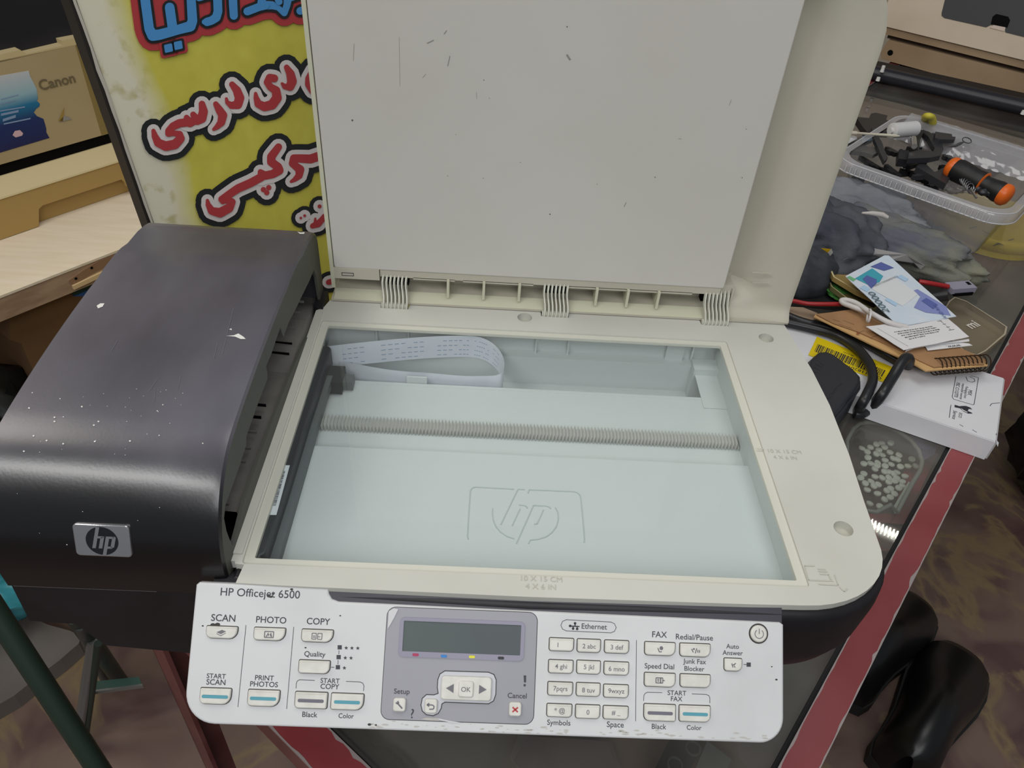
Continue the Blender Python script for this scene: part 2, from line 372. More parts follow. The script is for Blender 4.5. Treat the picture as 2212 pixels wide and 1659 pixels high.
b = MB(); b.add([cn(eL, CN, z1), cn(eR, CN, z1), cn(eR, CN + .022, z2), cn(eL, CN + .022, z2), cn(eL, CN - .001, z1 - .002), cn(eR, CN - .001, z1 - .002)], [(0, 1, 2, 3), (4, 5, 1, 0)]); b.obox(cn(eL, CN + .022, z1), EX * (eR - eL), NX * .2, (0, 0, z2 - z1)); b.build('tray_lid', m_be3, cp, smooth=0)
FN = CN + .020; fF = lambda u, v, d=0: gp(u, v, cn(0, FN - d, 0), NX)
top = [fF(*q) for q in ((0, 135), (62, 118), (135, 99), (182, 93))]; zt = max(p.z for p in top); zf = fF(0, 356).z
b = MB(); zface = sum(p.z for p in top) / 4
fl = [cn(eL, FN, zf), cn(eR, FN, zf), cn(eR, FN, zface), cn(eL, FN, zface)]
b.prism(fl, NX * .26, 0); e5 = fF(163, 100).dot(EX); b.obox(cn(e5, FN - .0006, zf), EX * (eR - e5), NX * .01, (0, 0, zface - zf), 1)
b.obox(cn(eL, FN + .004, z2), EX * (eR - eL), NX * .22, (0, 0, zf - z2), 2)
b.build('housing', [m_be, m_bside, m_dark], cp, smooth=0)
b = MB()
P = [fF(*q) for q in ((-60, 148), (0, 135), (182, 93), (180, 79), (133, 88), (136, 98), (56, 117), (44, 108), (0, 118), (-60, 130))]; b.prism(P, NX * .02, 0); b.build('feed_lip', m_be3, cp, smooth=0)
b = MB(); b.obox(cn(eL, FN + .014, zface + .0005), EX * (eR - eL), NX * .20, (0, 0, .16)); b.build('feed_slot', m_navy, cp, smooth=0)
st = MB(); P = [fF(*q, .0004) for q in ((-40, 172), (0, 164), (62, 153), (65, 165), (72, 178), (79, 192), (82, 214), (79, 217), (86, 224), (85, 230), (78, 235), (73, 243), (80, 251), (94, 257), (100, 278), (100, 286), (107, 298), (0, 330), (-40, 342))]
st.prism(P, NX * .0006, 0)
for u0, v0, u1, v1, wd in ((2, 215, 40, 205, 2.2), (2, 225, 34, 217, 2), (0, 240, 54, 231, 3), (2, 248, 40, 240, 5), (6, 260, 34, 251, 6), (8, 268, 66, 256, 3)):
    st.add([fF(*q, .0007) for q in ((u0, v0 - wd / 2), (u1, v1 - wd / 2), (u1, v1 + wd / 2), (u0, v0 + wd / 2))], [(0, 1, 2, 3)], 1)
st.add([fF(*q, .0007) for q in ((27, 292), (32, 283), (43, 281), (50, 288), (48, 293), (34, 297))], [tuple(range(6))], 2)
def sticker_mat():
    M = bpy.data.materials.new('sticker_print'); M.use_nodes = True; nt = M.node_tree; b = nt.nodes['Principled BSDF']
    tc = nt.nodes.new('ShaderNodeTexCoord'); sx = nt.nodes.new('ShaderNodeSeparateXYZ'); mr = nt.nodes.new('ShaderNodeMapRange'); r = nt.nodes.new('ShaderNodeValToRGB')
    nt.links.new(tc.outputs['Generated'], sx.inputs[0]); nt.links.new(sx.outputs[2], r.inputs['Fac'])
    e = r.color_ramp.elements; e[0].position = .0; e[0].color = lin('1c2150'); e[1].position = .98; e[1].color = lin('b9bdc4')
    for p, c in ((.35, '1c2f63'), (.55, '1f6f98'), (.70, '8fb0bd')): q = e.new(p); q.color = lin(c)
    nt.links.new(r.outputs['Color'], b.inputs['Base Color']); b.inputs['Roughness'].default_value = .4; return M
st.build('torn_sticker', [sticker_mat(), mat('sticker_pale_ink', '7d93b5', .5), mat('sticker_pink', 'c9a9b0', .5)], cp, smooth=0)
nm = MB(); c = fF(123, 176, .0008); a, d = fF(84, 187, .0008), fF(160, 166, .0008); nm.text('Canon', c, EX, (0, 0, 1), (d - a).dot(EX), 0, bold=.02)
nm2 = MB(); P = [fF(*q, .0008) for q in ((139, 231), (136, 262), (126, 262))]; nm2.add(P, [(0, 1, 2)], 1); nm2.add([fF(*q, .0008) for q in ((126, 264), (155, 258), (150, 254), (138, 250))], [(0, 1, 2, 3)], 2)
nm.build('brand_lettering', [mat('brand_grey', '6c6049', .5)], cp, smooth=0); nm = nm2; nm.build('brand_mark', [mat('brand_grey', '6c6049', .5), mat('mark_gold', '9a7f3c', .5), mat('mark_grey', '8e8a86', .5)], cp, smooth=0)

# sign board leaning back, standing on the floor behind the counter
BA, BL = radians(53.5), radians(8.3)
BH = V((cos(BA), sin(BA), 0)); BNv = V((-BH.y, BH.x, 0)); BU = V((0, 0, 1)) * cos(BL) + BNv * sin(BL); BN = BH.cross(BU); BN = -BN if BN.dot(CAM - V((-.15, .36, 0))) < 0 else BN
BP = V((-.150, .360, 0)); fB = lambda u, v, l=0: gp(u, v, BP + BN * l, BN)
lo_l, up_l = fB(335, 490), fB(165, 0); le = (up_l - BP).dot(BH); le2 = (lo_l - BP).dot(BH); hl = (le + le2) / 2
ub = (FL + .002) / BU.z; ut = (fB(300, -120) - BP).dot(BU); WB = .62
bp0 = lambda x, y, l=0: BP + BH * x + BU * y + BN * l
sb_ = thing('sign_board', bp0(hl + WB / 2, ub), 'yellow shop sign board with red and blue Persian lettering, leaning behind the printer', 'sign board')
b = MB(); b.obox(bp0(hl, ub, -.012), BH * WB, BU * (ut - ub), BN * .0112, 0)
def sign_mat():
    M = bpy.data.materials.new('faded_sign_print'); M.use_nodes = True; nt = M.node_tree; p = nt.nodes['Principled BSDF']
    tc = nt.nodes.new('ShaderNodeTexCoord'); n = nt.nodes.new('ShaderNodeTexNoise'); n.inputs['Scale'].default_value = 9; n.inputs['Detail'].default_value = 6
    dt = nt.nodes.new('ShaderNodeVectorMath'); dt.operation = 'DOT_PRODUCT'; dt.inputs[1].default_value = BH
    du = nt.nodes.new('ShaderNodeVectorMath'); du.operation = 'DOT_PRODUCT'; du.inputs[1].default_value = BU
    nt.links.new(tc.outputs['Object'], dt.inputs[0]); nt.links.new(tc.outputs['Object'], n.inputs['Vector']); nt.links.new(tc.outputs['Object'], du.inputs[0])
    a = nt.nodes.new('ShaderNodeMath'); a.operation = 'MULTIPLY_ADD'; a.inputs[1].default_value = .05; nt.links.new(n.outputs['Fac'], a.inputs[0]); nt.links.new(dt.outputs['Value'], a.inputs[2])
    mr = nt.nodes.new('ShaderNodeMapRange'); x0 = (fB(265, 40) - BP).dot(BH) - (hl + WB / 2) + .025
    mr.inputs[1].default_value = x0 - .012; mr.inputs[2].default_value = x0 + .012; nt.links.new(a.outputs[0], mr.inputs[0])
    n2 = nt.nodes.new('ShaderNodeTexNoise'); n2.inputs['Scale'].default_value = 60; n2.inputs['Detail'].default_value = 4; nt.links.new(tc.outputs['Object'], n2.inputs['Vector'])
    r2 = nt.nodes.new('ShaderNodeValToRGB'); e = r2.color_ramp.elements; e[0].position = .3; e[0].color = lin('c4bb4a'); e[1].position = .7; e[1].color = lin('cec754'); nt.links.new(n2.outputs['Fac'], r2.inputs['Fac'])
    r3 = nt.nodes.new('ShaderNodeValToRGB'); e = r3.color_ramp.elements; e[0].position = .28; e[0].color = lin('bdb78c'); e[1].position = .42; e[1].color = lin('dbd6c0'); nt.links.new(n2.outputs['Fac'], r3.inputs['Fac'])
    mx = nt.nodes.new('ShaderNodeMix'); mx.data_type = 'RGBA'; nt.links.new(mr.outputs[0], mx.inputs[0]); nt.links.new(r3.outputs[0], mx.inputs[6]); nt.links.new(r2.outputs[0], mx.inputs[7])
    nt.links.new(mx.outputs[2], p.inputs['Base Color']); p.inputs['Roughness'].default_value = .32; return M
b.build('sign_panel', [sign_mat()], sb_, smooth=0)
b = MB(); b.obox(bp0(hl - .0052, ub, -.013), BH * .0052, BU * (ut - ub), BN * .0130, 0)
n = 60; b.grid([[bp0(hl - .0005 + .0006 * noise.noise(V((i * .4, 0, 0))), ub + (ut - ub) * i / n, .0006) for i in range(n + 1)], [bp0(hl - .0028 + .0012 * noise.noise(V((i * .7, 5, 0))), ub + (ut - ub) * i / n, .0006) for i in range(n + 1)]], 1)
b.build('edge_strip', [mat('edge_black', '26221f', .5), mat('edge_white', 'b8b2a6', .6)], sb_, smooth=0)
S1 = lambda x, y, l: fB(x / 3.072, y / 3.072, l); S5 = lambda x, y, l: fB(280 + x / 5.267, y / 5.267, l); S6 = lambda x, y, l: fB(600 + x / 6.914, 420 + y / 6.914, l)
letters2 = [[(1340, 690, 18), (1350, 740, 26), (1338, 785, 28), (1308, 800, 26), (1282, 760, 16), (1300, 795, 22), (1260, 815, 26), (1238, 780, 15), (1240, 812, 24), (1190, 818, 24), (1148, 838, 22), (1118, 868, 18), (1116, 888, 16), (1150, 884, 14), (1192, 890, 18), (1198, 920, 24), (1160, 958, 28), (1100, 970, 28), (1050, 948, 24), (1028, 905, 18), (1018, 868, 10)],
            [(1432, 690, 14), (1455, 728, 22), (1478, 765, 26), (1468, 812, 22), (1440, 842, 14), (1418, 858, 7)], [(1540, 560, 16), (1572, 600, 24), (1590, 650, 28), (1578, 694, 26), (1538, 700, 20), (1508, 680, 10), (1502, 655, 6)],
            [(1902, 446, 14), (1928, 490, 24), (1938, 540, 28), (1925, 575, 24), (1890, 575, 14), (1872, 555, 6)], [(1820, 520, 22), (1790, 515, 22), (1772, 545, 18), (1795, 578, 20), (1832, 600, 24), (1838, 650, 28), (1805, 695, 28), (1755, 708, 26), (1715, 690, 22), (1700, 650, 14), (1696, 620, 7)],
            [(2085, 470, 26), (2050, 520, 20), (2046, 560, 18), (2075, 600, 22)]]
letters3 = [[(1848, 975, 20), (1800, 1040, 24), (1800, 1075, 24), (1845, 1108, 24), (1852, 1130, 26), (1810, 1155, 24), (1760, 1165, 24), (1728, 1140, 14), (1735, 1175, 24), (1660, 1215, 24), (1580, 1250, 24), (1520, 1290, 22), (1470, 1322, 18), (1478, 1338, 14), (1520, 1322, 14), (1540, 1340, 20), (1520, 1380, 26), (1460, 1412, 28), (1405, 1400, 22), (1382, 1360, 14), (1376, 1330, 7)],
            [(1783, 1245, 14)], [(1748, 1258, 14)], [(1770, 1278, 14)], [(2150, 1025, 26), (2060, 1055, 26), (1990, 1052, 24), (1950, 1050, 22), (1940, 1085, 20), (1965, 1105, 22), (1990, 1125, 26), (1985, 1165, 20), (1955, 1192, 12), (1932, 1205, 6)]]
letters4 = [[(345, 352, 16)], [(402, 318, 18)], [(625, 178, 26)], [(700, 330, 40), (650, 390, 40), (600, 440, 48), (520, 470, 35)], [(560, 360, 12), (560, 440, 25)]]
letters5 = [[(760, 1310, 36), (800, 1300, 36)]]
blue = [[(150, -220, 55), (185, 60, 55), (222, 330, 55), (262, 405, 62), (340, 395, 60), (560, 335, 55), (690, 300, 60), (715, 240, 55), (700, 0, 52), (690, -200, 52)], [(455, 85, 55), (490, 330, 55)], [(790, -30, 45), (930, -70, 45), (1000, -20, 50), (1005, 130, 50), (985, 200, 50), (930, 235, 48), (880, 250, 48), (850, 250, 30)], [(1165, -200, 48), (1178, 60, 48), (1185, 180, 46)],
        [(1340, 130, 46), (1470, 80, 46), (1540, 60, 50), (1620, 60, 46), (1690, 90, 30), (1760, 150, 36), (1790, 60, 40), (1800, -20, 46), (1900, -60, 50), (1980, -80, 50)], [(1500, 30, 46), (1520, -100, 46)], [(1700, 20, 40), (1660, -80, 40)], [(1940, 125, 44), (1990, 110, 44)]]
sqs = [[(445, 548, 42), (438, 552, 42)], [(556, 515, 42), (550, 518, 42)]]
lmats = [mat('sign_red', 'b03e42', .35), mat('sign_white', 'd8d2d0', .35), mat('sign_black', '26282a', .35), mat('sign_blue', '4c90cb', .35)]
for i, (grp, fn, m0, e1, e2) in enumerate(((letters2, S1, 0, 34, 72), (letters3, S1, 0, 34, 72), (letters4, S6, 0, 70, 130), (letters5, S6, 0, 60, 120))):
    lt = MB()
    for s in grp: lt.stroke(s, fn, 2, e2, .0003); lt.stroke(s, fn, 1, e1, .0009); lt.stroke(s, fn, 0, 4, .0015)
    lt.build('sign_lettering', lmats, sb_, smooth=0)
lt = MB()
for s in blue: lt.stroke(s, S5, 0, 112, .0003); lt.stroke(s, S5, 2, 30, .0009); lt.stroke(s, S5, 3, 0, .0015)
def sq(cx, cy, h, l, m):
    r = h * .3; lt.poly([S5(cx + p[0] + p[1] * .14, cy + p[1] - p[0] * .22, l) for p in rrect(-h, -h, h, h, r, 3)], m)
for s in ((442, 548), (553, 516)): sq(*s, 100, .00085, 0)
for s in ((442, 548), (553, 516)): sq(*s, 70, .00145, 2)
for s in ((442, 548), (553, 516)): sq(*s, 46, .0021, 3)
lt.build('sign_lettering', lmats, sb_, smooth=0)

# stool, slab and bag on the floor at the lower left
so_ = thing('folding_stool', gz(170, 1500, FL), 'green and chrome folding stool standing on the floor, left of the counter', 'stool')
def bar2(name, a, b_, r, M, flat=1): MB().tube([a, b_], r, 10 if flat == 1 else 4, 0, flat).build(name, M, so_, smooth=40)
m_green = mat('green_enamel', '26352c', .4); m_chrome = mat('worn_chrome', '8d8f8e', .3, metal=.7); m_dgrey = mat('stool_grey', '4a4d4a', .4)
bar2('leg', gz(-30, 1290, -.30), gz(222, 1675, -.50), .0105, m_green); bar2('leg', gz(160, 1330, -.40), gz(263, 1475, FL + .02), .0095, m_green)
bar2('leg', gz(172, 1352, -.42), gz(228, 1470, FL + .02), .006, m_dgrey); bar2('post', gz(201, 1384, -.47), gz(165, 1615, FL + .004), .0062, m_chrome); bar2('post', gz(212, 1390, -.47), gz(183, 1600, FL + .004), .0045, m_green)
b = MB(); P = [gz(u, v, -.60) for u, v in ((183, 1474), (300, 1462), (307, 1480), (190, 1496))]; b.prism(P, (0, 0, -.006), 0); P = [gz(u, v, -.5995) for u, v in ((190, 1492), (307, 1477), (308, 1481), (191, 1496))]; b.prism(P, (0, 0, -.006), 1); b.build('foot_plate', [mat('plate_green', '3e5a52', .3), m_chrome], so_, smooth=0)
b = MB(); P = [gz(u, v, FL + .030) for u, v in ((-120, 1330), (40, 1322), (105, 1350), (150, 1362), (176, 1374), (170, 1390), (130, 1425), (86, 1458), (30, 1503), (-120, 1590))]
b.prism(P, (0, 0, -.0295)); b.build('floor_slab', mat('slab_grey', '6e6762', .6, c2='635c57', scale=9), smooth=0, label='grey stone step slab on the floor, left of the green stool', cat='slab')
b = MB(); c = gz(8, 1300, FL + .06); b.blob((c.x - .03, c.y, FL + .0995), (.085, .07, .065), 9, .35, 3.0, zmin=FL + .0305, fold=.08); b.build('plastic_bag', mat('teal_plastic', '3a8f99', .3, c2='2a7681', scale=14), smooth=60, label='crumpled teal plastic bag on the grey slab', cat='bag')
# right-hand floor: black shoes and a black bag
m_shoe = mat('shoe_black', '121213', .35); m_sole = mat('sole_black', '1a1a1a', .6)
def shoe(toe, heel, wd, label):
    a, c = gz(*toe, FL), gz(*heel, FL); d = (c - a); L = d.length; d.normalize(); n = V((-d.y, d.x, 0)); t = thing('shoe', a.lerp(c, .5), label, 'shoe', 'black shoes on the floor')
    prof = [(0, .04, .018), (.03, .62, .04), (.10, .88, .052), (.22, 1.0, .062), (.36, .98, .078), (.5, .86, .098), (.62, .76, .115), (.75, .74, .118), (.88, .78, .110), (.96, .68, .100), (1, .2, .09)]
    s = MB(); s.grid([[a + d * (L * k) + n * (wd / 2 * w_ * 1.06 * sn) + V((0, 0, h)) for sn, h in ((-1, .001), (1, .001), (1, .024), (-1, .024))] for k, w_, _ in prof], closed=True, caps=True); s.build('sole', m_sole, t, smooth=40)
    s = MB(); s.grid([[a + d * (L * k) + n * (wd / 2 * w_ * cos(q)) + V((0, 0, .022 + (h - .022) * max(0, sin(q)) ** .8)) for q in [pi * i / 12 for i in range(13)]] for k, w_, h in prof]); s.build('upper', m_shoe, t, smooth=70)
shoe((2068, 1425), (1912, 1700), .100, 'black shoe on the floor, its shiny rounded toe out beyond the counter'); shoe((1972, 1315), (1800, 1520), .095, 'black shoe on the floor, half hidden by the red counter bar')
b = MB(); c = gz(2290, 1080, FL); b.blob((c.x, c.y, FL + .17), (.13, .13, .18), 12, .25, 2.2, zmin=FL + .001, fold=.04); b.build('black_bag', mat('bag_gloss', '121314', .3), smooth=60, label='shiny black plastic bag on the floor, right of the counter', cat='bag')
# ================================================================ the all-in-one printer
m_cream = mat('bed_plastic', 'c1c1b9', .42, c2='b7b6ad', scale=9, lo=.42, hi=.75, spec=.35)
m_rim = mat('rim_plastic', 'c4c4b8', .45)
m_relief = mat('relief_plastic', 'b2b2a6', .5)
m_lid = mat('lid_plastic', 'b8b3a4', .5, c2='ada899', scale=7, lo=.4, hi=.8, spec=.3)
m_lidrim = mat('lid_rim_plastic', 'c0bfa9', .5, spec=.3)
m_pad = mat('white_pad', 'c4c1ba', .6, c2='bbb7ae', scale=6, lo=.35, hi=.85, spec=.25)
m_pencil = mat('pencil_mark', '55534f', .8)
m_tray = mat('tray_plastic', 'c9cecd', .5, spec=.3)
m_rack = mat('rack_plastic', 'bdbdb8', .55)
m_black = mat('black_plastic', '1c1b1e', .42, c2='222024', scale=30, spec=.35)
def scuffed_two_tone():
    M = bpy.data.materials.new('scuffed_two_tone'); M.use_nodes = True; nt = M.node_tree; b = nt.nodes['Principled BSDF']
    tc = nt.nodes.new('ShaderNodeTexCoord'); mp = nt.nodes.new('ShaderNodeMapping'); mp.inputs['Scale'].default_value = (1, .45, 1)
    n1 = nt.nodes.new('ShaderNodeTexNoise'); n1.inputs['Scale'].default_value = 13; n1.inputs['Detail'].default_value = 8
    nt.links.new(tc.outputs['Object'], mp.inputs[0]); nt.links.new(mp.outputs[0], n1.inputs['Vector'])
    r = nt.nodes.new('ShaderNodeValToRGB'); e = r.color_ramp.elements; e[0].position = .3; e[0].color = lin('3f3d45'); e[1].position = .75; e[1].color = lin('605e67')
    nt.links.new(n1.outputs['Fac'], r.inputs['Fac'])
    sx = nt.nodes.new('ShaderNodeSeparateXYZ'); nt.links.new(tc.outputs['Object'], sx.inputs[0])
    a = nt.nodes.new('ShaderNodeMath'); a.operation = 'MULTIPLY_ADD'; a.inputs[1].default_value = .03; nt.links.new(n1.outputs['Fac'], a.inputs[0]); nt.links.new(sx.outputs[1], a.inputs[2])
    mr = nt.nodes.new('ShaderNodeMapRange'); mr.inputs[1].default_value = -.100; mr.inputs[2].default_value = -.066; nt.links.new(a.outputs[0], mr.inputs[0])   # mottled grey over the top, near-black towards the front
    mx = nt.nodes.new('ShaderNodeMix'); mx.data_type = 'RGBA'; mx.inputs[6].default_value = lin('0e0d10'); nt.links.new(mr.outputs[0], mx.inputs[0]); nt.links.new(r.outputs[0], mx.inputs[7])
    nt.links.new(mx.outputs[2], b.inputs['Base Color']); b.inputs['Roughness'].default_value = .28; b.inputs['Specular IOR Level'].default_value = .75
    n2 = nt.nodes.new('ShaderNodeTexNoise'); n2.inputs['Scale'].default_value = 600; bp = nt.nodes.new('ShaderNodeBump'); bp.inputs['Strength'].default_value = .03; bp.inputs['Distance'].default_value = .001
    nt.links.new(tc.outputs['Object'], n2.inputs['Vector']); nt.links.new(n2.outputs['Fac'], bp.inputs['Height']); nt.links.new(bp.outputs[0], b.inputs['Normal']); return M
m_adf = scuffed_two_tone()
m_adfside = mat('grey_side_plastic', '55554f', .55, spec=.3)
m_plate = mat('feed_grey', '86837e', .5, c2='7a7773', scale=40)
m_dark = mat('dark_void', '0b0b0c', .8, spec=.1)
m_paint = mat('white_paint_fleck', 'cfcfca', .7)
m_panel = mat('panel_white', 'c9cacb', .45, c2='bdbdbe', scale=16, lo=.45, hi=.8, spec=.35)
m_dirt = mat('grime', 'b4b1ab', .8)
m_grime_rim = mat('dark_grime_rim', '3c3a38', .8)
m_ink = mat('panel_ink', '3d3c44', .6)
m_btn = mat('button_white', 'd0cfc8', .4, c2='c7c6be', scale=120)
m_btnink = mat('button_ink', '6b6a70', .6)
m_teal = mat('teal_mark', '4f93a3', .5)
m_greybar = mat('grey_mark', '66646f', .5)
m_lcdzone = mat('overlay_grey', '97969e', .45, c2='8d8f95', scale=14, lo=.45, hi=.8, spec=.3)
m_bezel = mat('bezel_lilac', '8d8a9a', .45, spec=.3)
m_lcd = mat('lcd_glass', '56615d', .4, c2='50575a', scale=9, spec=.2)
m_silver = mat('badge_silver', 'c9c9cc', .22, metal=.9)
m_red = mat('cancel_red', 'b23338', .5)
m_glass = clear_mat('platen_glass', tint=(.965, .982, .982), dust=.02, fres=1.42)
m_label = mat('label_white', 'dfe3e6', .4)
m_seam = mat('seam_grey', '77757c', .5)

pr = thing('all_in_one_printer', (.12, .12, T), 'open black and white all-in-one inkjet printer with its lid raised, on the glass counter', 'printer')

# ---- scanner bed frame with its glass opening
AW, AD = .300, .2149
outer = [(-.0125, -.0035), (-.0095, -.0035), (-.0088, -.0052), (-.0040, -.0055), (-.0052, -.0172), (.02, -.0178), (.15, -.0186)]
outer += [(.27, -.0176)]
for k in range(11):
    a = radians(-90 + 84 * k / 10); outer.append((.2995 + .0565 * cos(a), .0275 + .0445 * sin(a)))
outer += [(.3585, .06), (.3625, .10), (.3648, .15), (.3635, .19), (.3575, .2465), (.3108 + .0008, .2465)]
for hx in (.3002, .1729, .0468):                       # notches for the three hinges
    outer += [(hx + .0114, .2465), (hx + .0108, .2398), (hx - .0108, .2398), (hx - .0114, .2465)]
outer += [(-.0045, .2465), (-.0075, .2365), (-.0115, .2325), (-.0125, .2320)]
bed = MB()
ring = rrect(-.0055, -.0050, AW + .0055, AD + .0045, .002, 3); lip = rrect(0, 0, AW, AD, .0008, 2)
cups = [(.1490, .2369), (.3382, .2264), (.3382, .0377)]
circ = [[(cx + .0058 * cos(2 * pi * k / 20), cy + .0058 * sin(2 * pi * k / 20)) for k in range(20)] for cx, cy in cups]
Z3 = lambda l, z: [V((p[0], p[1], z)) for p in l]
bed.poly(Z3(outer, 0), 0, [Z3(ring, 0)] + [Z3(c, 0) for c in circ])
for (x, y), (x2, y2) in zip(outer, outer[1:] + outer[:1]):
    bed.add([(x, y, 0), (x2, y2, 0), (x2, y2, -.006), (x, y, -.006)], [(0, 1, 2, 3)])
bed.poly(Z3(ring, -.0014), 1, [Z3(lip, -.0014)])
for a, b in zip(ring, ring[1:] + ring[:1]): bed.add([(a[0], a[1], 0), (b[0], b[1], 0), (b[0], b[1], -.0014), (a[0], a[1], -.0014)], [(0, 1, 2, 3)])
for a, b in zip(lip, lip[1:] + lip[:1]): bed.add([(a[0], a[1], -.0014), (b[0], b[1], -.0014), (b[0], b[1], -.0040), (a[0], a[1], -.0040)], [(0, 1, 2, 3)], 1)
for c in circ:
    for a, b in zip(c, c[1:] + c[:1]): bed.add([(a[0], a[1], 0), (b[0], b[1], 0), (b[0], b[1], -.005), (a[0], a[1], -.005)], [(0, 1, 2, 3)])
    bed.poly(Z3(c, -.005), 2)
bed.box((-.0122, .001, -.001), (-.0066, .229, .0010), 0)   # raised strip beside the feeder
for t, (u, v), wd in (('10 X 15 CM', (1170, 1250), .0225), ('4 X 6 IN', (1168, 1267), .0165), ('10 X 15 CM', (1695, 975), .022), ('4 X 6 IN', (1696, 988), .0155)):
    bed.text(t, gz(u, v, .0003), (1, 0, 0), (0, 1, 0), wd, 2)
def bline(p, q, wd, m=2, z=.0003):
    a, b = gz(*p, z), gz(*q, z); d = (b - a).normalized(); nrm = V((-d.y, d.x, 0)) * wd / 2
    bed.add([a - nrm, b - nrm, b + nrm, a + nrm], [(0, 1, 2, 3)], m)
for p, q in (((1738, 1222), (1760, 1222)), ((1766, 1229), (1784, 1230)), ((1768, 1234), (1788, 1235)), ((1771, 1240), (1790, 1241)), ((1747, 1253), (1800, 1255)),
             ((1768, 1262), (1811, 1264)), ((1811, 1264), (1803, 1241)), ((1747, 1253), (1738, 1222)), ((1790, 1241), (1795, 1252)), ((1635, 970), (1650, 970)), ((1814, 1268), (1824, 1278)), ((1824, 1278), (1831, 1271))):
    bline(p, q, .0007)
bed_o = bed.build('scanner_bed', [m_cream, m_rim, m_relief, m_dirt], pr, smooth=25)
MB().box((-.003, -.003, -.0038), (AW + .003, AD + .003, -.0020)).build('platen_glass', m_glass, pr, smooth=0)

# ---- inside of the scanner
FZ, MZ, ZT = -.0215, -.027, -.0245
yF, yW = gz(1200, 775, ZT).y, gz(1200, 759, ZT).y
LZ = gp(1200, 831, (0, yF, 0), (0, 1, 0)).z
ty = dict(front=gz(660, 962, FZ).y, rack=gz(1150, 940, MZ).y, back=gz(1090, 838, MZ).y)
tr_ = MB()
tr_.box((-.006, -.006, FZ - .004), (.302, ty['front'], FZ))
tr_.box((-.006, ty['front'] - .003, MZ - .004), (.302, ty['back'] + .0001, MZ - .0002))
tr_.box((-.006, ty['back'] - .002, LZ - .004), (.302, yW + .004, LZ)); tr_.box((-.006, ty['back'] - .003, LZ), (.302, ty['back'], MZ))
tr_.box((-.006, -.009, -.056), (.302, -.006, -.006))                    # walls
tr_.box((.302, -.009, -.056), (.305, .242, -.006))
tr_.box((-.009, -.009, -.056), (-.006, .242, -.006))
tr_.box((-.009, yW, LZ), (.305, yW + .004, -.006))
sy = yF
tr_.box((-.004, sy, LZ), (.302, yW, ZT))          # stepped ledge at the back
tr_.box((.283, sy - .009, LZ), (.302, sy + .004, ZT + .0035)); tr_.box((.2845, ty['back'] - .012, MZ), (.302, sy - .009, ZT - .002))
for u in (816, 884, 1158, 1228, 1500): 
    x = gp(u, 735, (0, yW, 0), (0, 1, 0)).x; tr_.box((x - .0007, yW - .004, ZT), (x + .0007, yW, -.006))
tr_.box((.262, yW - .004, ZT), (.276, yW, -.006))
tr_.box((.062, ty['back'] + .0005, LZ), (.077, ty['back'] + .002, -.0215))
tray = tr_.build('scanner_tray', [m_tray], pr, smooth=0)
# embossed logo on the tray floor
lg = MB(); lp = lambda x, y: gz(960 + x / 6.506, 1030 + y / 6.506, FZ + .0004)
def lstroke(pts, wd=.00035):
    P = [lp(*q) for q in pts]
    for a, b in zip(P, P[1:]):
        d = (b - a); d.normalize(); k = V((-d.y, d.x, 0)) * wd; lg.prism([a - k, b - k, b + k, a + k], (0, 0, -.0006))
for s in ([(980, 172), (440, 142), (400, 150), (372, 175), (360, 210), (340, 520), (322, 830), (335, 875)], [(1032, 172), (1130, 178)], [(1172, 225), (1190, 180), (1820, 206), (1870, 222), (1900, 250), (1915, 280), (1945, 600), (1968, 880), (1960, 920)],
          [(1030, 175), (790, 670)], [(1045, 392), (1120, 400), (1155, 415), (1165, 440)], [(1062, 447), (950, 685)], [(1010, 935), (1250, 400), (1420, 408), (1470, 420), (1493, 445)], [(1392, 460), (1300, 660), (1260, 664)],
          [(680, 440), (672, 520), (685, 610), (725, 700), (790, 775), (880, 835), (985, 870)], [(1180, 940), (1205, 888), (1320, 875), (1430, 840), (1510, 780), (1570, 700), (1600, 600), (1595, 500), (1560, 430)]):
    lstroke(s)
lg.build('embossed_logo', mat('emboss_grey', 'b3bcbc', .5), tray, smooth=0)
# toothed rack
rk = MB(); N = 124; yr = ty['rack']; rows = []
a, b = gz(680, 916, MZ + .004), gz(1626, 958, MZ + .004); x0, x1 = a.x, .3015; hw = .0046
for j, (dy, z) in enumerate(((-hw, MZ), (-hw, MZ + .0035), (hw, MZ + .0045), (hw, MZ))):
    rows.append([V((x0 + (x1 - x0) * i / (2 * N), yr + dy + (.0013 if i % 2 else -.0013), z + (0 if j in (0, 3) else (.0012 if i % 2 else -.0012)))) for i in range(2 * N + 1)])
rk.grid(rows); rk.build('gear_rack', m_rack, tray, smooth=0)
# scan carriage along the left edge
cg = MB(); oc = [(-.0058, -.0050), (.0010, -.0050)] + arc(.0005, .0075, .0035, -70, 0, 6) + [(.0048, .06), (.0048, .12), (.0058, .17), (.0062, .190)] + arc(.0022, .190, .004, 0, 90, 5) + [(-.0058, .194)]
cg.slab(oc, ((0, 0, 0), (1, 0, 0), (0, 1, 0), (0, 0, 1)), -.019, -.0044, .0012, 2)
cg.slab([(-.0058, -.0045), (.0052, -.0045), (.0090, .006), (.0092, .15), (.0098, .172), (-.0058, .172)], ((0, 0, 0), (1, 0, 0), (0, 1, 0), (0, 0, 1)), -.0212, -.0145, 0, 2, 1)
cg.box((.004, .165, -.026), (.017, .184, -.015), 0); cg.box((.0085, .170, -.026), (.024, .1795, -.0185), 1)
carr = cg.build('scan_carriage', [mat('carriage_black', '2b2e33', .45), mat('carriage_grey', '5c6263', .5)], pr, smooth=25)
lb = MB(); q = [gz(u, v, -.0042) for u, v in ((608, 1005), (626, 1005), (597, 1112), (578, 1112))]
lb.prism([q[0], q[1], q[2], q[3]], (0, 0, -.0002), 0)
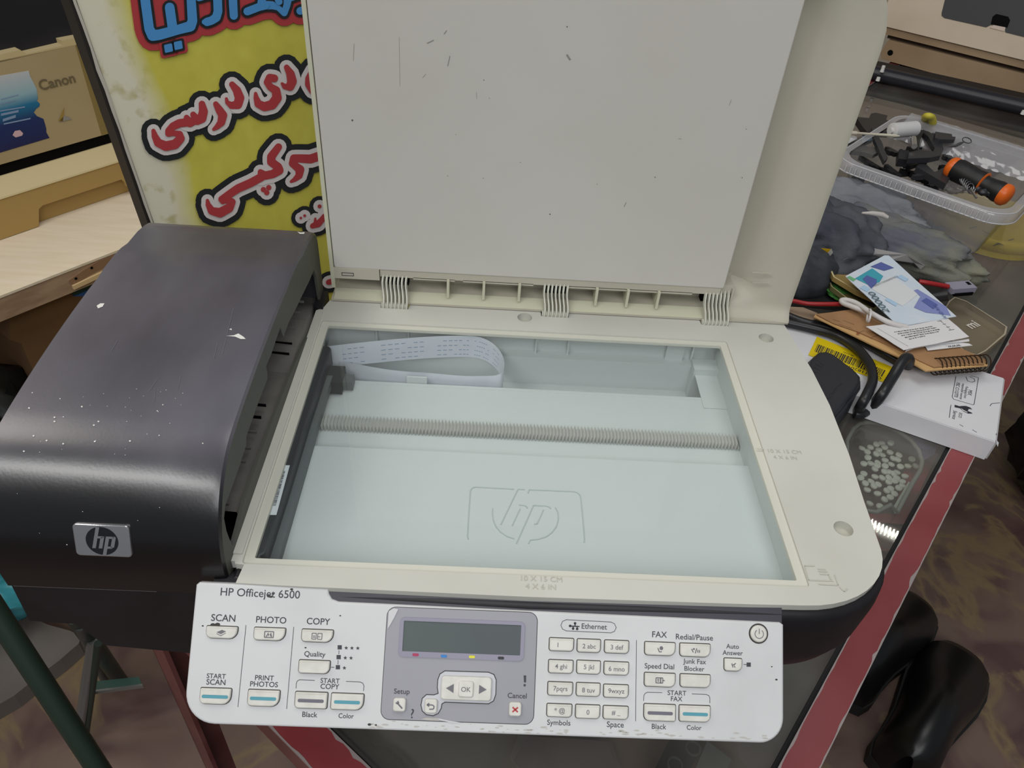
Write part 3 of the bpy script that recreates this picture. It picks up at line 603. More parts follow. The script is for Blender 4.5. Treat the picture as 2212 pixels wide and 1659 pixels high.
random.seed(3); t = .12
while t < .83:
    d = random.choice((.006, .010, .016)); P = lambda s, t: q[0].lerp(q[3], t).lerp(q[1].lerp(q[2], t), s) + V((0, 0, .0001))
    lb.add([P(.12, t), P(.66, t), P(.66, t + d), P(.12, t + d)], [(0, 1, 2, 3)], 1); t += d + random.choice((.006, .009, .014))
lb.build('barcode_label', [m_label, m_ink], carr, smooth=0)
# flat ribbon cable standing on edge
rb = MB(); zr0, zr1 = -.0058, -.0205
far = [gz(u, v, zr0) for u, v in ((702, 749), (760, 742), (850, 733), (930, 727), (1000, 725))]
loop = [gz(u, v, zr0 + (zr1 - zr0) * k) for u, v, k in ((1035, 728, .05), (1062, 740, .15), (1080, 758, .3), (1089, 780, .45), (1087, 800, .65), (1074, 810, .85))]
near = [gz(u, v, zr1) for u, v in ((1050, 812), (1000, 812), (930, 806), (860, 801), (805, 793), (760, 784), (730, 779))]
pts = far + loop + near
def smooth_path(pts, n=6):
    out = []
    for i in range(len(pts) - 1):
        p0, p1, p2, p3 = V(pts[max(i - 1, 0)]), V(pts[i]), V(pts[i + 1]), V(pts[min(i + 2, len(pts) - 1)])
        for k in range(n):
            t = k / n; out.append(.5 * ((2 * p1) + (p2 - p0) * t + (2 * p0 - 5 * p1 + 4 * p2 - p3) * t * t + (3 * p1 - p0 - 3 * p2 + p3) * t ** 3))
    out.append(V(pts[-1])); return out
sp = smooth_path(pts, 6); H = .0210
rb.grid([[p for p in sp], [p + V((0, 0, -H)) for p in sp]])
rbo = rb.build('ribbon_cable', [mat('ribbon_white', 'dfe2ea', .35, spec=.6)], pr, smooth=60)
rm = MB(); nsp = len(far) * 6 + 12
for k in range(4, nsp, 1):
    if k % 9 in (0, 8): continue
    a, b = sp[k], sp[k + 1]; d = (b - a); nrm = V((d.y, -d.x, 0)).normalized() * .0003
    if nrm.y > 0: nrm = -nrm
    for h in (.2, .42, .63, .84):
        if (k * 7 + int(h * 10)) % 5 == 0: continue
        p, q2 = a.lerp(b, .15), a.lerp(b, .8); z = V((0, 0, -H * h)); rm.add([p + z + nrm, q2 + z + nrm, q2 + z + nrm + V((0, 0, -.0006)), p + z + nrm + V((0, 0, -.0006))], [(0, 1, 2, 3)])
rm.build('ribbon_print', mat('ribbon_blue', '8fa6bd', .5), rbo, smooth=0)

# ---- black casing under the bed
sh = MB()
crn = [(.2995 + .0595 * cos(radians(-90 + 86 * k / 12)), .0275 + .0478 * sin(radians(-90 + 86 * k / 12))) for k in range(13)]
o2 = [(-.0100, -.0120), (.02, -.0200), (.15, -.0215), (.27, -.0206)] + crn + [(.3580, .0310), (.3540, .0360), (.3560, .12), (.3500, .2482), (-.0100, .2482)]
rg = []
for dz, d in ((-.0062, .0052), (-.0045, .0038), (-.0040, .0022), (-.0050, .0004), (-.0090, -.0012), (-.0200, -.0020), (-.0480, -.0005), (-.0620, .0040)):
    rg.append([V((p[0], p[1], dz)) for p in inset(o2, d)])
sh.grid([r + [r[0]] for r in rg]); sh.poly(rg[-1]); 
sh.build('casing', m_black, pr, smooth=40)
lowr = MB(); lowr.slab(rrect(-.085, .062, .335, .245, .02, 5), ((0, 0, 0), (1, 0, 0), (0, 1, 0), (0, 0, 1)), T + .0015, -.055, 0)
lowr.slab(rrect(.02, .02, .27, .10, .01, 4), ((0, 0, 0), (1, 0, 0), (0, 1, 0), (0, 0, 1)), -.150, -.135, .003, 2)
lowr.build('base_body', m_black, pr, smooth=35)

# ---- document feeder on the left
prof = [(.2590, -.0190), (.2590, .0400), (.2585, .0470), (.2562, .0535), (.2500, .0580), (.2420, .0602), (.2300, .0620), (.2120, .0628), (.2020, .0650), (.1900, .0660), (.1750, .0662), (.1640, .0652), (.1500, .0655), (.1250, .0650), (.1000, .0640), (.0800, .0627), (.0600, .0610),
        (.0450, .0594), (.0350, .0580), (.0280, .0562), (.0210, .0535), (.0145, .0500), (.0085, .0456), (.0030, .0402), (-.0020, .0338), (-.0060, .0265), (-.0090, .0190), (-.0110, .0110), (-.0120, .0030), (-.0122, -.0060), (-.0118, -.0190)]
def inset_open(pts, d):
    out = []
    for i, p in enumerate(pts):
        a = V(pts[max(i - 1, 0)]); b = V(pts[min(i + 1, len(pts) - 1)]); t = (b - a).normalized(); nrm = V((-t.y, t.x))
        if i == 0: nrm = V((-1, 0))
        q = V(p) + nrm * d; out.append((q.x, q.y if 0 < i < len(pts) - 1 else p[1]))
    return out
# the normal of (y, z) points inwards when walking from the back over the top to the front
adf = MB(); rows = []; XL, XR = -.1322, -.0115
for k in range(7):
    t = k / 6 * pi / 2; r = .012; rows.append([V((XL + r * (1 - sin(t)), y, z)) for y, z in inset_open(prof, r * (1 - cos(t)))])
rows = rows[::-1]
for k in range(7): pass
lefts = []
for k in range(7):
    t = (1 - k / 6) * pi / 2; r = .012; lefts.append([V((XL + r * (1 - cos(t)), y, z)) for y, z in inset_open(prof, r * (1 - sin(t)))])
lefts = []
for k in range(7):
    t = k / 6 * pi / 2; r = .012
    lefts.append([V((XL + r * (1 - sin(t)), y, z)) for y, z in inset_open(prof, r * (1 - cos(pi / 2 - t)))])
rows = lefts + [[V((x, y, z)) for y, z in prof] for x in (-.10, -.07, -.04, -.0165)] + [[V((-.0128, y, z)) for y, z in inset_open(prof, .0005)], [V((XR, y, z)) for y, z in inset_open(prof, .0022)]]
adf.grid(rows); adf.poly(rows[0])
S = lambda u, v, x=XR: gp(u, v, (x, 0, 0), (1, 0, 0))
hole_px = [(678, 583), (684, 600), (690, 640), (696, 676), (690, 684), (655, 745), (625, 815), (600, 880), (575, 948), (552, 1012), (530, 1075), (514, 1140), (503, 1180), (495, 1163), (489, 1146), (484, 1120), (487, 1091), (505, 1042), (514, 1017), (532, 962), (532, 943), (548, 898), (565, 851), (578, 818), (578, 807), (575, 791),
           (586, 765), (601, 720), (606, 708), (612, 728), (625, 694), (634, 677), (641, 663), (650, 644), (670, 603)]
hole = [S(*p) for p in hole_px]
side = rows[-1]
adf.poly(side, 1, [hole])
for a, b in zip(hole, hole[1:] + hole[:1]): adf.add([a, b, b + V((-.002, 0, 0)), a + V((-.002, 0, 0))], [(0, 1, 2, 3)], 1)
# flecks of white paint and scratches on the top and front
def on_adf(u, v):
    d = ray(u, v); best = None
    for (y0, z0), (y1, z1) in zip(prof, prof[1:]):
        P = V((0, y0, z0)); t = V((0, y1 - y0, z1 - z0)); N = V((0, -t.z, t.y)); den = d.dot(N)
        if abs(den) < 1e-9: continue
        k = (P - CAM).dot(N) / den; q = CAM + d * k; s = (q - P).dot(t) / t.dot(t)
        if -.02 <= s <= 1.02 and k > 0 and (best is None or k < best[0]): best = (k, q, N.normalized() if N.z > 0 or N.y < 0 else -N.normalized())
    return best[1] + best[2] * (.00025 if best[2].dot(CAM - best[1]) > 0 else -.00025)
for px in ([(209, 661), (217, 656), (226, 656), (222, 663), (212, 667)], [(489, 726), (505, 725), (515, 721), (526, 728), (531, 733), (520, 733), (508, 728)], [(495, 712), (500, 710), (501, 714)], [(642, 501), (650, 503), (658, 502), (657, 506), (648, 506)]):
    adf.add([on_adf(*p) for p in px], [tuple(range(len(px)))], 2)
random.seed(11)
flecks = [(63, 882), (118, 911), (118, 902), (213, 911), (203, 919), (177, 879), (137, 959), (101, 952), (205, 954), (73, 942), (52, 975), (281, 953), (391, 875), (352, 875), (318, 938), (232, 878), (180, 858), (130, 862), (224, 851), (280, 860), (86, 1151), (145, 1176), (298, 1124), (179, 1105), (38, 1066), (345, 1096)]
for u, v in flecks + [(random.randint(40, 440), random.randint(840, 990)) for _ in range(26)]:
    r = random.choice((.8, 1.0, 1.5)) if (u, v) not in flecks[:12] else 2.2
    try: adf.add([on_adf(u + r * cos(k), v + r * .8 * sin(k)) for k in (0, 1.05, 2.1, 3.14, 4.2, 5.25)], [tuple(range(6))], 2)
    except Exception: pass
for a, b in (((480, 765), (505, 665)), ((336, 838), (333, 868)), ((340, 820), (322, 846)), ((240, 760), (254, 736)), ((280, 805), (322, 804)), ((384, 840), (391, 812)), ((462, 775), (470, 740))):
    n = 6; P = [(a[0] + (b[0] - a[0]) * i / n, a[1] + (b[1] - a[1]) * i / n) for i in range(n + 1)]
    adf.add([on_adf(p[0] - .45, p[1]) for p in P] + [on_adf(p[0] + .45, p[1]) for p in P[::-1]], [tuple(range(2 * n + 2))], 3)
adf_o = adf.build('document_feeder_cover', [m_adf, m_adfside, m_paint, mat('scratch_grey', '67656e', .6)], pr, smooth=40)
# paper path seen in the side opening
fp = MB(); edge = [(688, 600), (687, 643), (662, 693), (641, 751), (628, 807), (590, 893), (562, 975), (544, 1024), (521, 1085), (511, 1106)]
E0 = [S(u, v, -.0175) for u, v in edge]; E1 = [p + V((-.045, 0, .004)) for p in E0]; E2 = [p + V((.0018, 0, -.011)) for p in E0]
fp.grid([E1, E0]); fp.grid([E0, E2], 1)
for i, (u, v) in enumerate([(668, 655), (660, 678), (650, 712), (643, 746), (637, 768), (588, 879), (578, 905), (568, 937), (556, 972), (545, 1001), (510, 1092), (497, 1122)]):
    p = S(u, v, -.0175); fp.obox(p + V((-.040, -.0004, .002)), (.036, 0, -.002), (0, .0010, 0), (0, 0, .0018), 2 if i in (3, 4, 5, 6, 11) else 0)
fp.obox((-.065, .030, -.01), (.003, 0, 0), (0, .215, 0), (0, 0, .055), 2); fp.box((-.062, .003, -.0125), (-.0125, .246, -.0105), 2)
fp.build('feed_plate', [m_plate, mat('feed_edge_grey', 'a9a8a1', .5), m_dark], pr, smooth=0)
# back post and lower front of the feeder
fb = MB(); Y0 = -.0110
fr = [gp(u, v, (0, Y0, 0), (0, 1, 0)) for u, v in ((22, 1259), (64, 1341), (163, 1348), (228, 1394), (381, 1408))] + [V((-.0262, Y0, -.0860)), V((-.0262, Y0, -.0192))]
fb.prism(fr, (0, .255, 0)); fb.box((fr[0].x + .001, Y0 - .0004, -.0199), (-.053, Y0 + .002, -.0190), 1)
fb.build('feeder_base', [m_black, m_seam], pr, smooth=0)
kn = MB(); kn.tube([(-.0190, -.0105, -.012), (-.0050, -.0105, -.012)], .0075, 14); kn.box((-.0190, -.0115, -.019), (-.0052, -.004, -.008)); kn.build('pivot_block', m_black, pr, smooth=30); MB().box((-.0150, .2335, -.0150), (-.0075, .2560, .0020)).build('pivot_block', m_black, pr, smooth=30)
# badge on the rounded front
bd = MB(); A, B = V((0, -.0032, .0322)), V((0, -.0108, .0120)); up = (A - B).normalized(); Nb = V((0, -up.z, up.y)); Pb = B + Nb * .0016
G = lambda u, v, d=0: gp(u, v, Pb + Nb * d, Nb)
corn = [G(u, v) for u, v in ((162, 1197), (286, 1206), (279, 1137), (158, 1130))]
O = (corn[0] + corn[1] + corn[2] + corn[3]) / 4; hw, hh = .0135, .0117
hh = ((corn[3] - corn[0]).dot(up) + (corn[2] - corn[1]).dot(up)) / 4; hw = ((corn[1] - corn[0]).x + (corn[2] - corn[3]).x) / 4
O = V((sum(c.x for c in corn) / 4, O.y, O.z)); frm = (O, (1, 0, 0), up, Nb)
bd.slab(rrect(-hw, -hh, hw, hh, .0022, 4), frm, -.003, .0004, .0006, 3, 0)
bp_ = lambda x, y, l=0: O + V((1, 0, 0)) * x + up * y + Nb * (.00055 + l)
R_ = hh * .88; bd.add([bp_(R_ * 1.0 * cos(2 * pi * k / 36), R_ * sin(2 * pi * k / 36)) for k in range(36)], [tuple(range(36))], 1)
sl = .26
def let(pts): bd.add([bp_(R_ * (x + y * sl), R_ * y, .00015) for x, y in pts], [tuple(range(len(pts)))], 0)
let([(-.52, -.52), (-.30, -.52), (-.30, 1.0), (-.52, 1.0)]); let([(-.30, .20), (-.02, .20), (.10, .36), (-.30, .36)]); let([(-.12, -.52), (.10, -.52), (.10, .36), (-.12, .30)])
let([(.20, -1.02), (.42, -1.02), (.42, .36), (.20, .36)]); let([(.42, .20), (.62, .20), (.80, .36), (.42, .36)]); let([(.60, -.52), (.82, -.40), (.82, .30), (.60, .36)]); let([(.42, -.52), (.70, -.52), (.70, -.36), (.42, -.36)])
bd.build('logo_badge', [m_silver, mat('badge_black', '1b1c20', .35)], adf_o, smooth=30)

# ---- lid, standing open behind the bed
LY = .2515                                               # front face of the white pad
lx = lambda u, v, y=LY: gp(u, v, (0, y, 0), (0, 1, 0))
TOP = .2720
lid = MB()
sec = [(.0, .0215), (.300, .0215), (.3095, .0215), (.3155, .0200), (.3205, .0165), (.3250, .0118), (.3295, .0074), (.3345, .0042), (.3400, .0024), (.3500, .0008), (.3550, -.0004), (.3582, -.0010), (.3600, -.0004), (.3602, .0030), (.3596, .0290)]
R0 = .062
def xoff(x, z):                                          # right-hand outline: straight, then a rounded upper corner
    zc = TOP - R0
    if z <= zc: return 0
    t = min(1, (z - zc) / R0); return -R0 * (1 - sqrt(max(0, 1 - t * t)))
zs = [.0275 + (TOP - R0 - .0275) * i / 14 for i in range(15)] + [TOP - R0 + R0 * sin(pi / 2 * i / 8) for i in range(1, 9)]
lid.grid([[V((x + xoff(x, z) if x > .31 else x, LY + y, z)) for x, y in sec] for z in zs], 0)
# lower right end: the gutter fills up and the flange curls out to the hinge edge
low = [(.0275, 0, 0), (.0235, .12, 0), (.0195, .45, 0), (.0160, .80, 0), (.0130, 1, -.0002), (.0100, 1, -.0012), (.0072, 1, -.0032), (.0048, 1, -.0056), (.0026, 1, -.0066)]
lid.grid([[V((x, LY + (y * (1 - t) + min(y, .0030) * t + d if y < .02 or x < .32 else y), z)) for x, y in sec if x > .305] for z, t, d in low], 0)
lid.box((-.0030, LY + .0216, .0275), (.3590, LY + .0290, TOP - R0), 0)
lid.box((-.0030, LY + .0216, TOP - R0), (.298, LY + .0290, TOP), 0)
lid.box((-.0030, LY - .0005, .0090), (-.0002, LY + .0290, TOP), 1)                # left edge strip
lid.box((-.0030, LY - .0065, .0008), (.3600, LY + .0290, .0026), 0)               # hinge edge
lid.box((-.0012, LY + .0190, .0026), (.3130, LY + .0290, .0300), 0); lid.box((.3110, LY + .001, .0026), (.3122, LY + .0200, .0260), 0)               # back of the bays
lid.add([(-.0012, LY - .0065, .0026), (.3120, LY - .0065, .0026), (.3120, LY + .004, .0060), (-.0012, LY + .004, .0060)], [(0, 1, 2, 3)], 1)
lid.add([(-.0012, LY + .004, .0060), (.3120, LY + .004, .0060), (.3120, LY + .0190, .0062), (-.0012, LY + .0190, .0062)], [(0, 1, 2, 3)], 0)
for u in (968, 1045, 1122, 1290, 1358, 1425):
    x = lx(u, 625).x; lid.box((x - .0010, LY - .002, .0058), (x + .0010, LY + .0200, .0215), 1)
def strip(u0, u1, z0, z1, y=.001, m=0): lid.box((lx(u0, 600).x, LY + y, z0), (lx(u1, 620).x, LY + .0190, z1), m)
strip(717, 821, .0178, .0272, -.0004); strip(821, 1560, .0205, .0272, .0012); lid.box((.3000, LY + .0040, .0200), (.3118, LY + .0190, .0278), 0)
strip(892, 982, .0192, .0210, .0012); strip(1000, 1152, .0192, .0210, .0012); strip(1230, 1500, .0190, .0210, .0012)
for u0, u1 in ((738, 764),):                                     # small slot in the left strip
    a, b = lx(u0, 592, LY - .0006), lx(u1, 593, LY - .0006)
    lid.box((a.x, LY - .0007, a.z - .0014), (b.x, LY - .0003, a.z - .0010), 2); lid.box((a.x, LY - .0007, a.z + .0010), (b.x, LY - .0003, a.z + .0014), 2)
    lid.box((a.x, LY - .0007, a.z - .0014), (a.x + .0004, LY - .0003, a.z + .0014), 2); lid.box((b.x - .0004, LY - .0007, a.z - .0014), (b.x, LY - .0003, a.z + .0014), 2)
for p, q in (((1625, 590), (1665, 592)), ((1625, 612), (1660, 612))):       # moulding lines on the flange
    a, b = lx(*p, LY - .0004), lx(*q, LY - .0016); lid.obox(a + V((0, .0003, 0)), b - a, (0, .0012, 0), (0, 0, .0004), 0)
lid_o = lid.build('lid', [m_lid, m_lidrim, m_ink], pr, smooth=40)
pd = MB(); pd.slab(rrect(.0002, .0270, .3034, TOP - .006, .002, 3), ((0, LY + .011, 0), (1, 0, 0), (0, 0, 1), (0, -1, 0)), 0, .011, .0008, 2)
def padmark(px, m=1): pd.add([gp(u, v, (0, LY - .0001, 0), (0, 1, 0)) for u, v in px], [tuple(range(len(px)))], m)
for u, v, r in ((1225, 58, 1.6), (1045, 173, 1.2), (1188, 463, 1.6), (761, 260, 2.2), (967, 380, 1), (1044, 385, 1), (1415, 383, 1.3), (1603, 384, 1.2), (1057, 212, .9), (985, 291, .8), (1124, 351, .9), (1612, 279, 1), (1290, 398, .9)):
    padmark([(u + r * cos(k), v + r * sin(k)) for k in (0, 1.05, 2.1, 3.14, 4.2, 5.25)])
for a, b, wd in (((972, 121), (967, 143), 1.0), ((922, 94), (937, 87), 1.2), ((959, 74), (965, 66), 1), ((862, 80), (864, 185), .35), ((765, 95), (763, 131), .5), ((1029, 199), (1030, 214), .4), ((1353, 437), (1348, 447), .7), ((913, 168), (920, 160), .5), ((1224, 118), (1232, 130), 2.2), ((1465, 300), (1472, 300), .5), ((1580, 215), (1575, 228), .5)):
    n = V((-(b[1] - a[1]), b[0] - a[0])).normalized() * wd; padmark([(a[0] - n.x, a[1] - n.y), (b[0] - n.x, b[1] - n.y), (b[0] + n.x, b[1] + n.y), (a[0] + n.x, a[1] + n.y)], 2)
pd.build('lid_pad', [m_pad, m_pencil, mat('smudge', '8b8984', .8)], lid_o, smooth=30)
for hx in (.0468, .1729, .3002):                                  # three ribbed hinges
    hg = MB(); path = [(.2399, -.004), (.2400, .0020), (.2412, .0050), (.2440, .0082), (.2468, .0110), (.2482, .0142), (.2490, .0178), (.2510, .0208), (.2560, .0228)]
    for k in range(7):
        x = hx - .0090 + .0180 * k / 6; w2 = .00082
        a = [V((x + (.0008 * sin(i * .8)), y, z)) for i, (y, z) in enumerate(path)]
        sec4 = [[p + V((-w2, 0, 0)), p + V((-w2 * .5, -.0011, .0003)), p + V((w2 * .5, -.0011, .0003)), p + V((w2, 0, 0)), p + V((w2, .0030, -.0010)), p + V((-w2, .0030, -.0010))] for p in a]
        hg.grid(sec4, 0, closed=True, caps=True)
    hg.box((hx - .0104, .2405, -.006), (hx + .0104, .2440, .0030), 0); hg.box((hx - .0088, LY + .012, .0065), (hx + .0088, LY + .0188, .0200), 1)
    hg.build('lid_hinge', [m_rim, m_dark], lid_o, smooth=50)

# ---- sloping control panel
PY, PZ, PH = -.0190, -.0020, radians(42)
PD = V((0, -cos(PH), -sin(PH))); PX = V((1, 0, 0)); PN = V((0, -sin(PH), cos(PH))); PO = V((0, PY, PZ))
def ps(u, v):
    q = gp(u, v, PO, PN) - PO; return (q.x, q.dot(PD))
pp = lambda x, s, h=0: PO + PX * x + PD * s + PN * h
pfr = (PO, PX, -PD, PN)                                           # frame: second axis is up the slope
def quad_px(px): 
    P = [ps(*p) for p in px]; xs = sorted(p[0] for p in P); ss = sorted(p[1] for p in P)
    return (sum(xs[:2]) / 2, sum(ss[:2]) / 2, sum(xs[2:]) / 2, sum(ss[2:]) / 2) if len(px) == 4 else (xs[0], ss[0], xs[-1], ss[-1])
CA = lambda x, y: (380 + x / 3.072, 1240 + y / 3.072)
CB = lambda x, y: (1080 + x / 3.072, 1240 + y / 3.072)
CC = lambda x, y: (820 + x / 5.53, 1300 + y / 5.53)
xl, xr, sb = -.0258, .2876, .0688
stp = [(.0440, -.0062), (.0452, -.0080), (.0470, -.0096), (.0500, -.0104)] # stripe notch (x, y up)
out = [(xl + .004, .0020)] 
shape = [(xl, -.001), (xl, -sb + .016)] + [(xl + .016 - .016 * cos(radians(a)), -sb + .016 - .016 * sin(radians(a))) for a in range(10, 91, 10)] + \
        [(xr - .013 + .013 * sin(radians(a)), -sb + .013 - .013 * cos(radians(a))) for a in range(0, 91, 10)] + [(xr, -.0078), (xr - .0020, -.0066)] + \
        [(.15, -.0058), (.0490, -.0050), (.0455, -.0038), (.0438, -.0012), (.0432, .0016), (xl + .0015, .0022), (xl, .0008)]
cpn = MB(); cpn.slab(shape, pfr, -.005, 0, .0012, 3, 0)
MK = .00012
def on_line(pts, wd, fn, mb, m=1, h=MK):
    P = [ps(*fn(*q)) for q in pts]
    for a, b in zip(P, P[1:]):
        d = V((b[0] - a[0], b[1] - a[1])); L = d.length; d /= L; nx, ny = -d.y * wd / 2, d.x * wd / 2; ex, ey = d.x * wd / 2 * .8, d.y * wd / 2 * .8
        mb.add([pp(a[0] - ex + nx, a[1] - ey + ny, h), pp(b[0] + ex + nx, b[1] + ey + ny, h), pp(b[0] + ex - nx, b[1] + ey - ny, h), pp(a[0] - ex - nx, a[1] - ey - ny, h)], [(0, 1, 2, 3)], m)
def words(mb, t, c, wpx, fn, m=1, h=MK, scale=None, bold=.006, spacing=1.0):
    k = {CA: 3.072, CB: 3.072, CC: 5.53}[fn]; x, s = ps(*fn(*c)); a = ps(*fn(c[0] - wpx / 2, c[1] - wpx / 2 * .042)); b = ps(*fn(c[0] + wpx / 2, c[1] + wpx / 2 * .042))
    mb.text(t, pp(x, s, h), PX, -PD, b[0] - a[0], m, bold=bold, spacing=spacing)
for t, c, wd in (('HP Officejet 6500', (560, 135), 526), ('SCAN', (315, 291), 160), ('PHOTO', (633, 304), 200), ('COPY', (946, 314), 155), ('Quality', (922, 536), 140), ('START', (268, 677), 126), ('SCAN', (266, 717), 126), ('PRINT', (588, 689), 124), ('PHOTOS', (585, 731), 184), ('START', (1023, 708), 126), ('COPY', (1022, 746), 124), ('Black', (889, 932), 100), ('Color', (1130, 941), 102)):
    words(cpn, t, c, wd, CA, bold=.004 if len(t) > 8 else .008)
for t, c, wd in (('Ethernet', (626, 348), 168), ('FAX', (1059, 401), 98), ('Redial/Pause', (1290, 419), 246), ('Auto', (1543, 480), 84), ('Answer', (1544, 523), 134), ('Speed Dial', (1058, 617), 196), ('Junk Fax', (1291, 585), 152), ('Blocker', (1290, 628), 132), ('START', (1174, 789), 124), ('FAX', (1172, 828), 76), ('Black', (1055, 1012), 96), ('Color', (1288, 1019), 98), ('Symbols', (390, 991), 154), ('Space', (765, 1004), 112)):
    words(cpn, t, c, wd, CB)
LW = .00028
on_line([(465, 340), (412, 880)], LW, CA, cpn); on_line([(782, 352), (735, 893)], LW, CA, cpn)
on_line([(797, 757), (799, 725), (806, 709), (822, 701), (920, 706)], LW, CA, cpn); on_line([(1130, 712), (1222, 716), (1240, 724), (1248, 742), (1245, 775)], LW, CA, cpn)
on_line([(905, 440), (900, 975)], LW, CB, cpn); on_line([(953, 840), (955, 805), (963, 792), (978, 784), (1075, 787)], LW, CB, cpn); on_line([(1275, 795), (1368, 799), (1386, 806), (1392, 822), (1392, 855)], LW, CB, cpn)
on_line([(1030, 619), (1050, 619)], LW, CA, cpn); on_line([(1082, 508), (1081, 530)], LW, CA, cpn); on_line([(1077, 573), (1075, 597)], LW, CA, cpn); on_line([(1618, 600), (1634, 601)], LW, CB, cpn)
pill = [(440, 303), (735, 318), (760, 330), (771, 355), (760, 380), (735, 390), (440, 377), (415, 365), (404, 340), (415, 314), (440, 303)]; on_line(pill, LW, CB, cpn)
for x, y, fn, r in [(1087, 486, CA, 14), (1080, 551, CA, 14), (1075, 618, CA, 14), (1650, 601, CB, 14)]:
    P = [ps(*fn(x + a * r, y + b * r)) for a, b in ((-1, -1), (1, -1), (1, 1), (-1, 1))]; cpn.add([pp(*p, MK) for p in P], [(0, 1, 2, 3)], 1)
for x, y in ((1130, 490), (1168, 491), (1207, 492), (1124, 556), (1162, 557), (1118, 623)):
    P = [ps(*CA(x + (14 if k % 2 == 0 else 6) * sin(k * pi / 5), y - (14 if k % 2 == 0 else 6) * cos(k * pi / 5))) for k in range(10)]; cpn.poly([pp(*p, MK) for p in P], 1)
for a, b in (((460, 345), (525, 348)), ((498, 325), (498, 346)), ((485, 346), (485, 362)), ((512, 347), (512, 364))): on_line([a, b], .0006, CB, cpn)
for x, y in ((466, 344), (498, 327), (485, 362), (512, 364)):
    P = [ps(*CB(x + 9 * cos(k * pi / 5), y + 9 * sin(k * pi / 5))) for k in range(10)]; cpn.add([pp(*p, MK) for p in P], [tuple(range(10))], 1)
random.seed(5)                                                     # grime along the lower edge and small marks
for k in range(70):
    x = random.uniform(.07, .284); s = random.choice((random.uniform(.0640, .0675), random.uniform(.0655, .0678))); r = random.uniform(.0003, .0014)
    cpn.add([pp(x + r * random.uniform(.8, 2) * cos(q), s + r * .35 * sin(q), .00006) for q in [i * pi / 5 for i in range(10)]], [tuple(range(10))], 2)
for (u, v), r in (((1677, 1468), 2.5), ((660, 1399), 2), ((798, 1565), 3.4), ((812, 1566), 2.2), ((438, 1352), 2), ((470, 1349), 5), ((460, 1350), 5), ((630, 1273), 3), ((585, 1289), 3.2), ((580, 1286), 3), ((590, 1283), 2.6), ((1667, 1440), 1.6), ((890, 1329), 2), ((838, 1331), 2), ((735, 1330), 1.8), ((892, 1499), 1.8)):
    x, s = ps(u, v); r /= 4300; cpn.add([pp(x + r * 1.2 * cos(q), s + r * .8 * sin(q), .0001) for q in [i * pi / 5 for i in range(10)]], [tuple(range(10))], 3)
panel = cpn.build('control_panel', [m_panel, m_ink, m_dirt, m_grime_rim], pr, smooth=30)
# dark stripe between bed and panel
dsx = MB(); dsx.slab([(.040, .0030), (.2872, .0030), (.2872, -.0100), (.040, -.0100)], pfr, -.006, -.0016, 0, 2, 0)
dsx.build('dark_trim_strip', [mat('strip_violet', '2e2d37', .4)], pr, smooth=0)

def fbox(fn, x0, y0, x1, y1):
    return quad_px([fn(x0, y0), fn(x1, y0 + (x1 - x0) * .042), fn(x1, y1 + (x1 - x0) * .042 if fn is CC else y1), fn(x0, y1)])
nbtn = [0]
def button(fn, x0, y0, x1, y1, h=.0016, r=.0012, rs=None, print_=None, name='button', well=True):
    P = [ps(*fn(x0, y0)), ps(*fn(x1, y0)), ps(*fn(x1, y1)), ps(*fn(x0, y1))]
    X0, X1 = (P[0][0] + P[3][0]) / 2, (P[1][0] + P[2][0]) / 2; S0, S1 = (P[0][1] + P[1][1]) / 2, (P[2][1] + P[3][1]) / 2
    b = MB(); cx, cs = (X0 + X1) / 2, (S0 + S1) / 2
    o = rrect(X0, -S1, X1, -S0, r, 4, rs)
    b.slab(o, pfr, -.001, h, .0007, 3, 0)
    if well:
        wv = [(p[0], p[1]) for p in inset(o, -.00042)]
        b.poly([pp(p[0], -p[1], .00008) for p in wv], 2)  # dark ring drawn on the panel around the button
    if print_: print_(b, cx, cs, h + .0001)
    b.build(name, [m_btn, m_btnink, m_grime_rim, m_teal, m_greybar, m_red], panel, smooth=40)
def bar_print(m, w=.0067, hgt=.0017):
    def f(b, x, s, h):
        b.poly([pp(x + p[0], s - p[1], h) for p in rrect(-w, -hgt / 2, w, hgt / 2, hgt * .45, 4)], m)
    return f
def word_print(t, wd, m=1, dx=0):
    return lambda b, x, s, h: b.text(t, pp(x + dx, s, h), PX, -PD, wd, m, bold=.006)
def seg_print(segs, wd=.00045, m=1):
    def f(b, x, s, h):
        for a, c in segs:
            d = V((c[0] - a[0], c[1] - a[1])); d.normalize(); n = V((-d.y, d.x)) * wd / 2
            b.add([pp(x + a[0] + n.x, s - a[1] - n.y, h), pp(x + c[0] + n.x, s - c[1] - n.y, h), pp(x + c[0] - n.x, s - c[1] + n.y, h), pp(x + a[0] - n.x, s - a[1] + n.y, h)], [(0, 1, 2, 3)], m)
    return f
def frame_seg(x0, y0, x1, y1): return [((x0, y0), (x1, y0)), ((x1, y0), (x1, y1)), ((x1, y1), (x0, y1)), ((x0, y1), (x0, y0))]
mm = .001
scan_i = lambda b, x, s, h: (b.poly([pp(x + p[0] * mm, s - p[1] * mm, h) for p in ((-2.4, .2), (.2, 1.5), (2.4, .8), (-.1, -.7))], 1), b.poly([pp(x + p[0] * mm, s - p[1] * mm, h) for p in ((-2.4, -.3), (-.1, -1.3), (2.4, .2), (2.4, -.1), (-.1, -1.7), (-2.4, -.6))], 1))
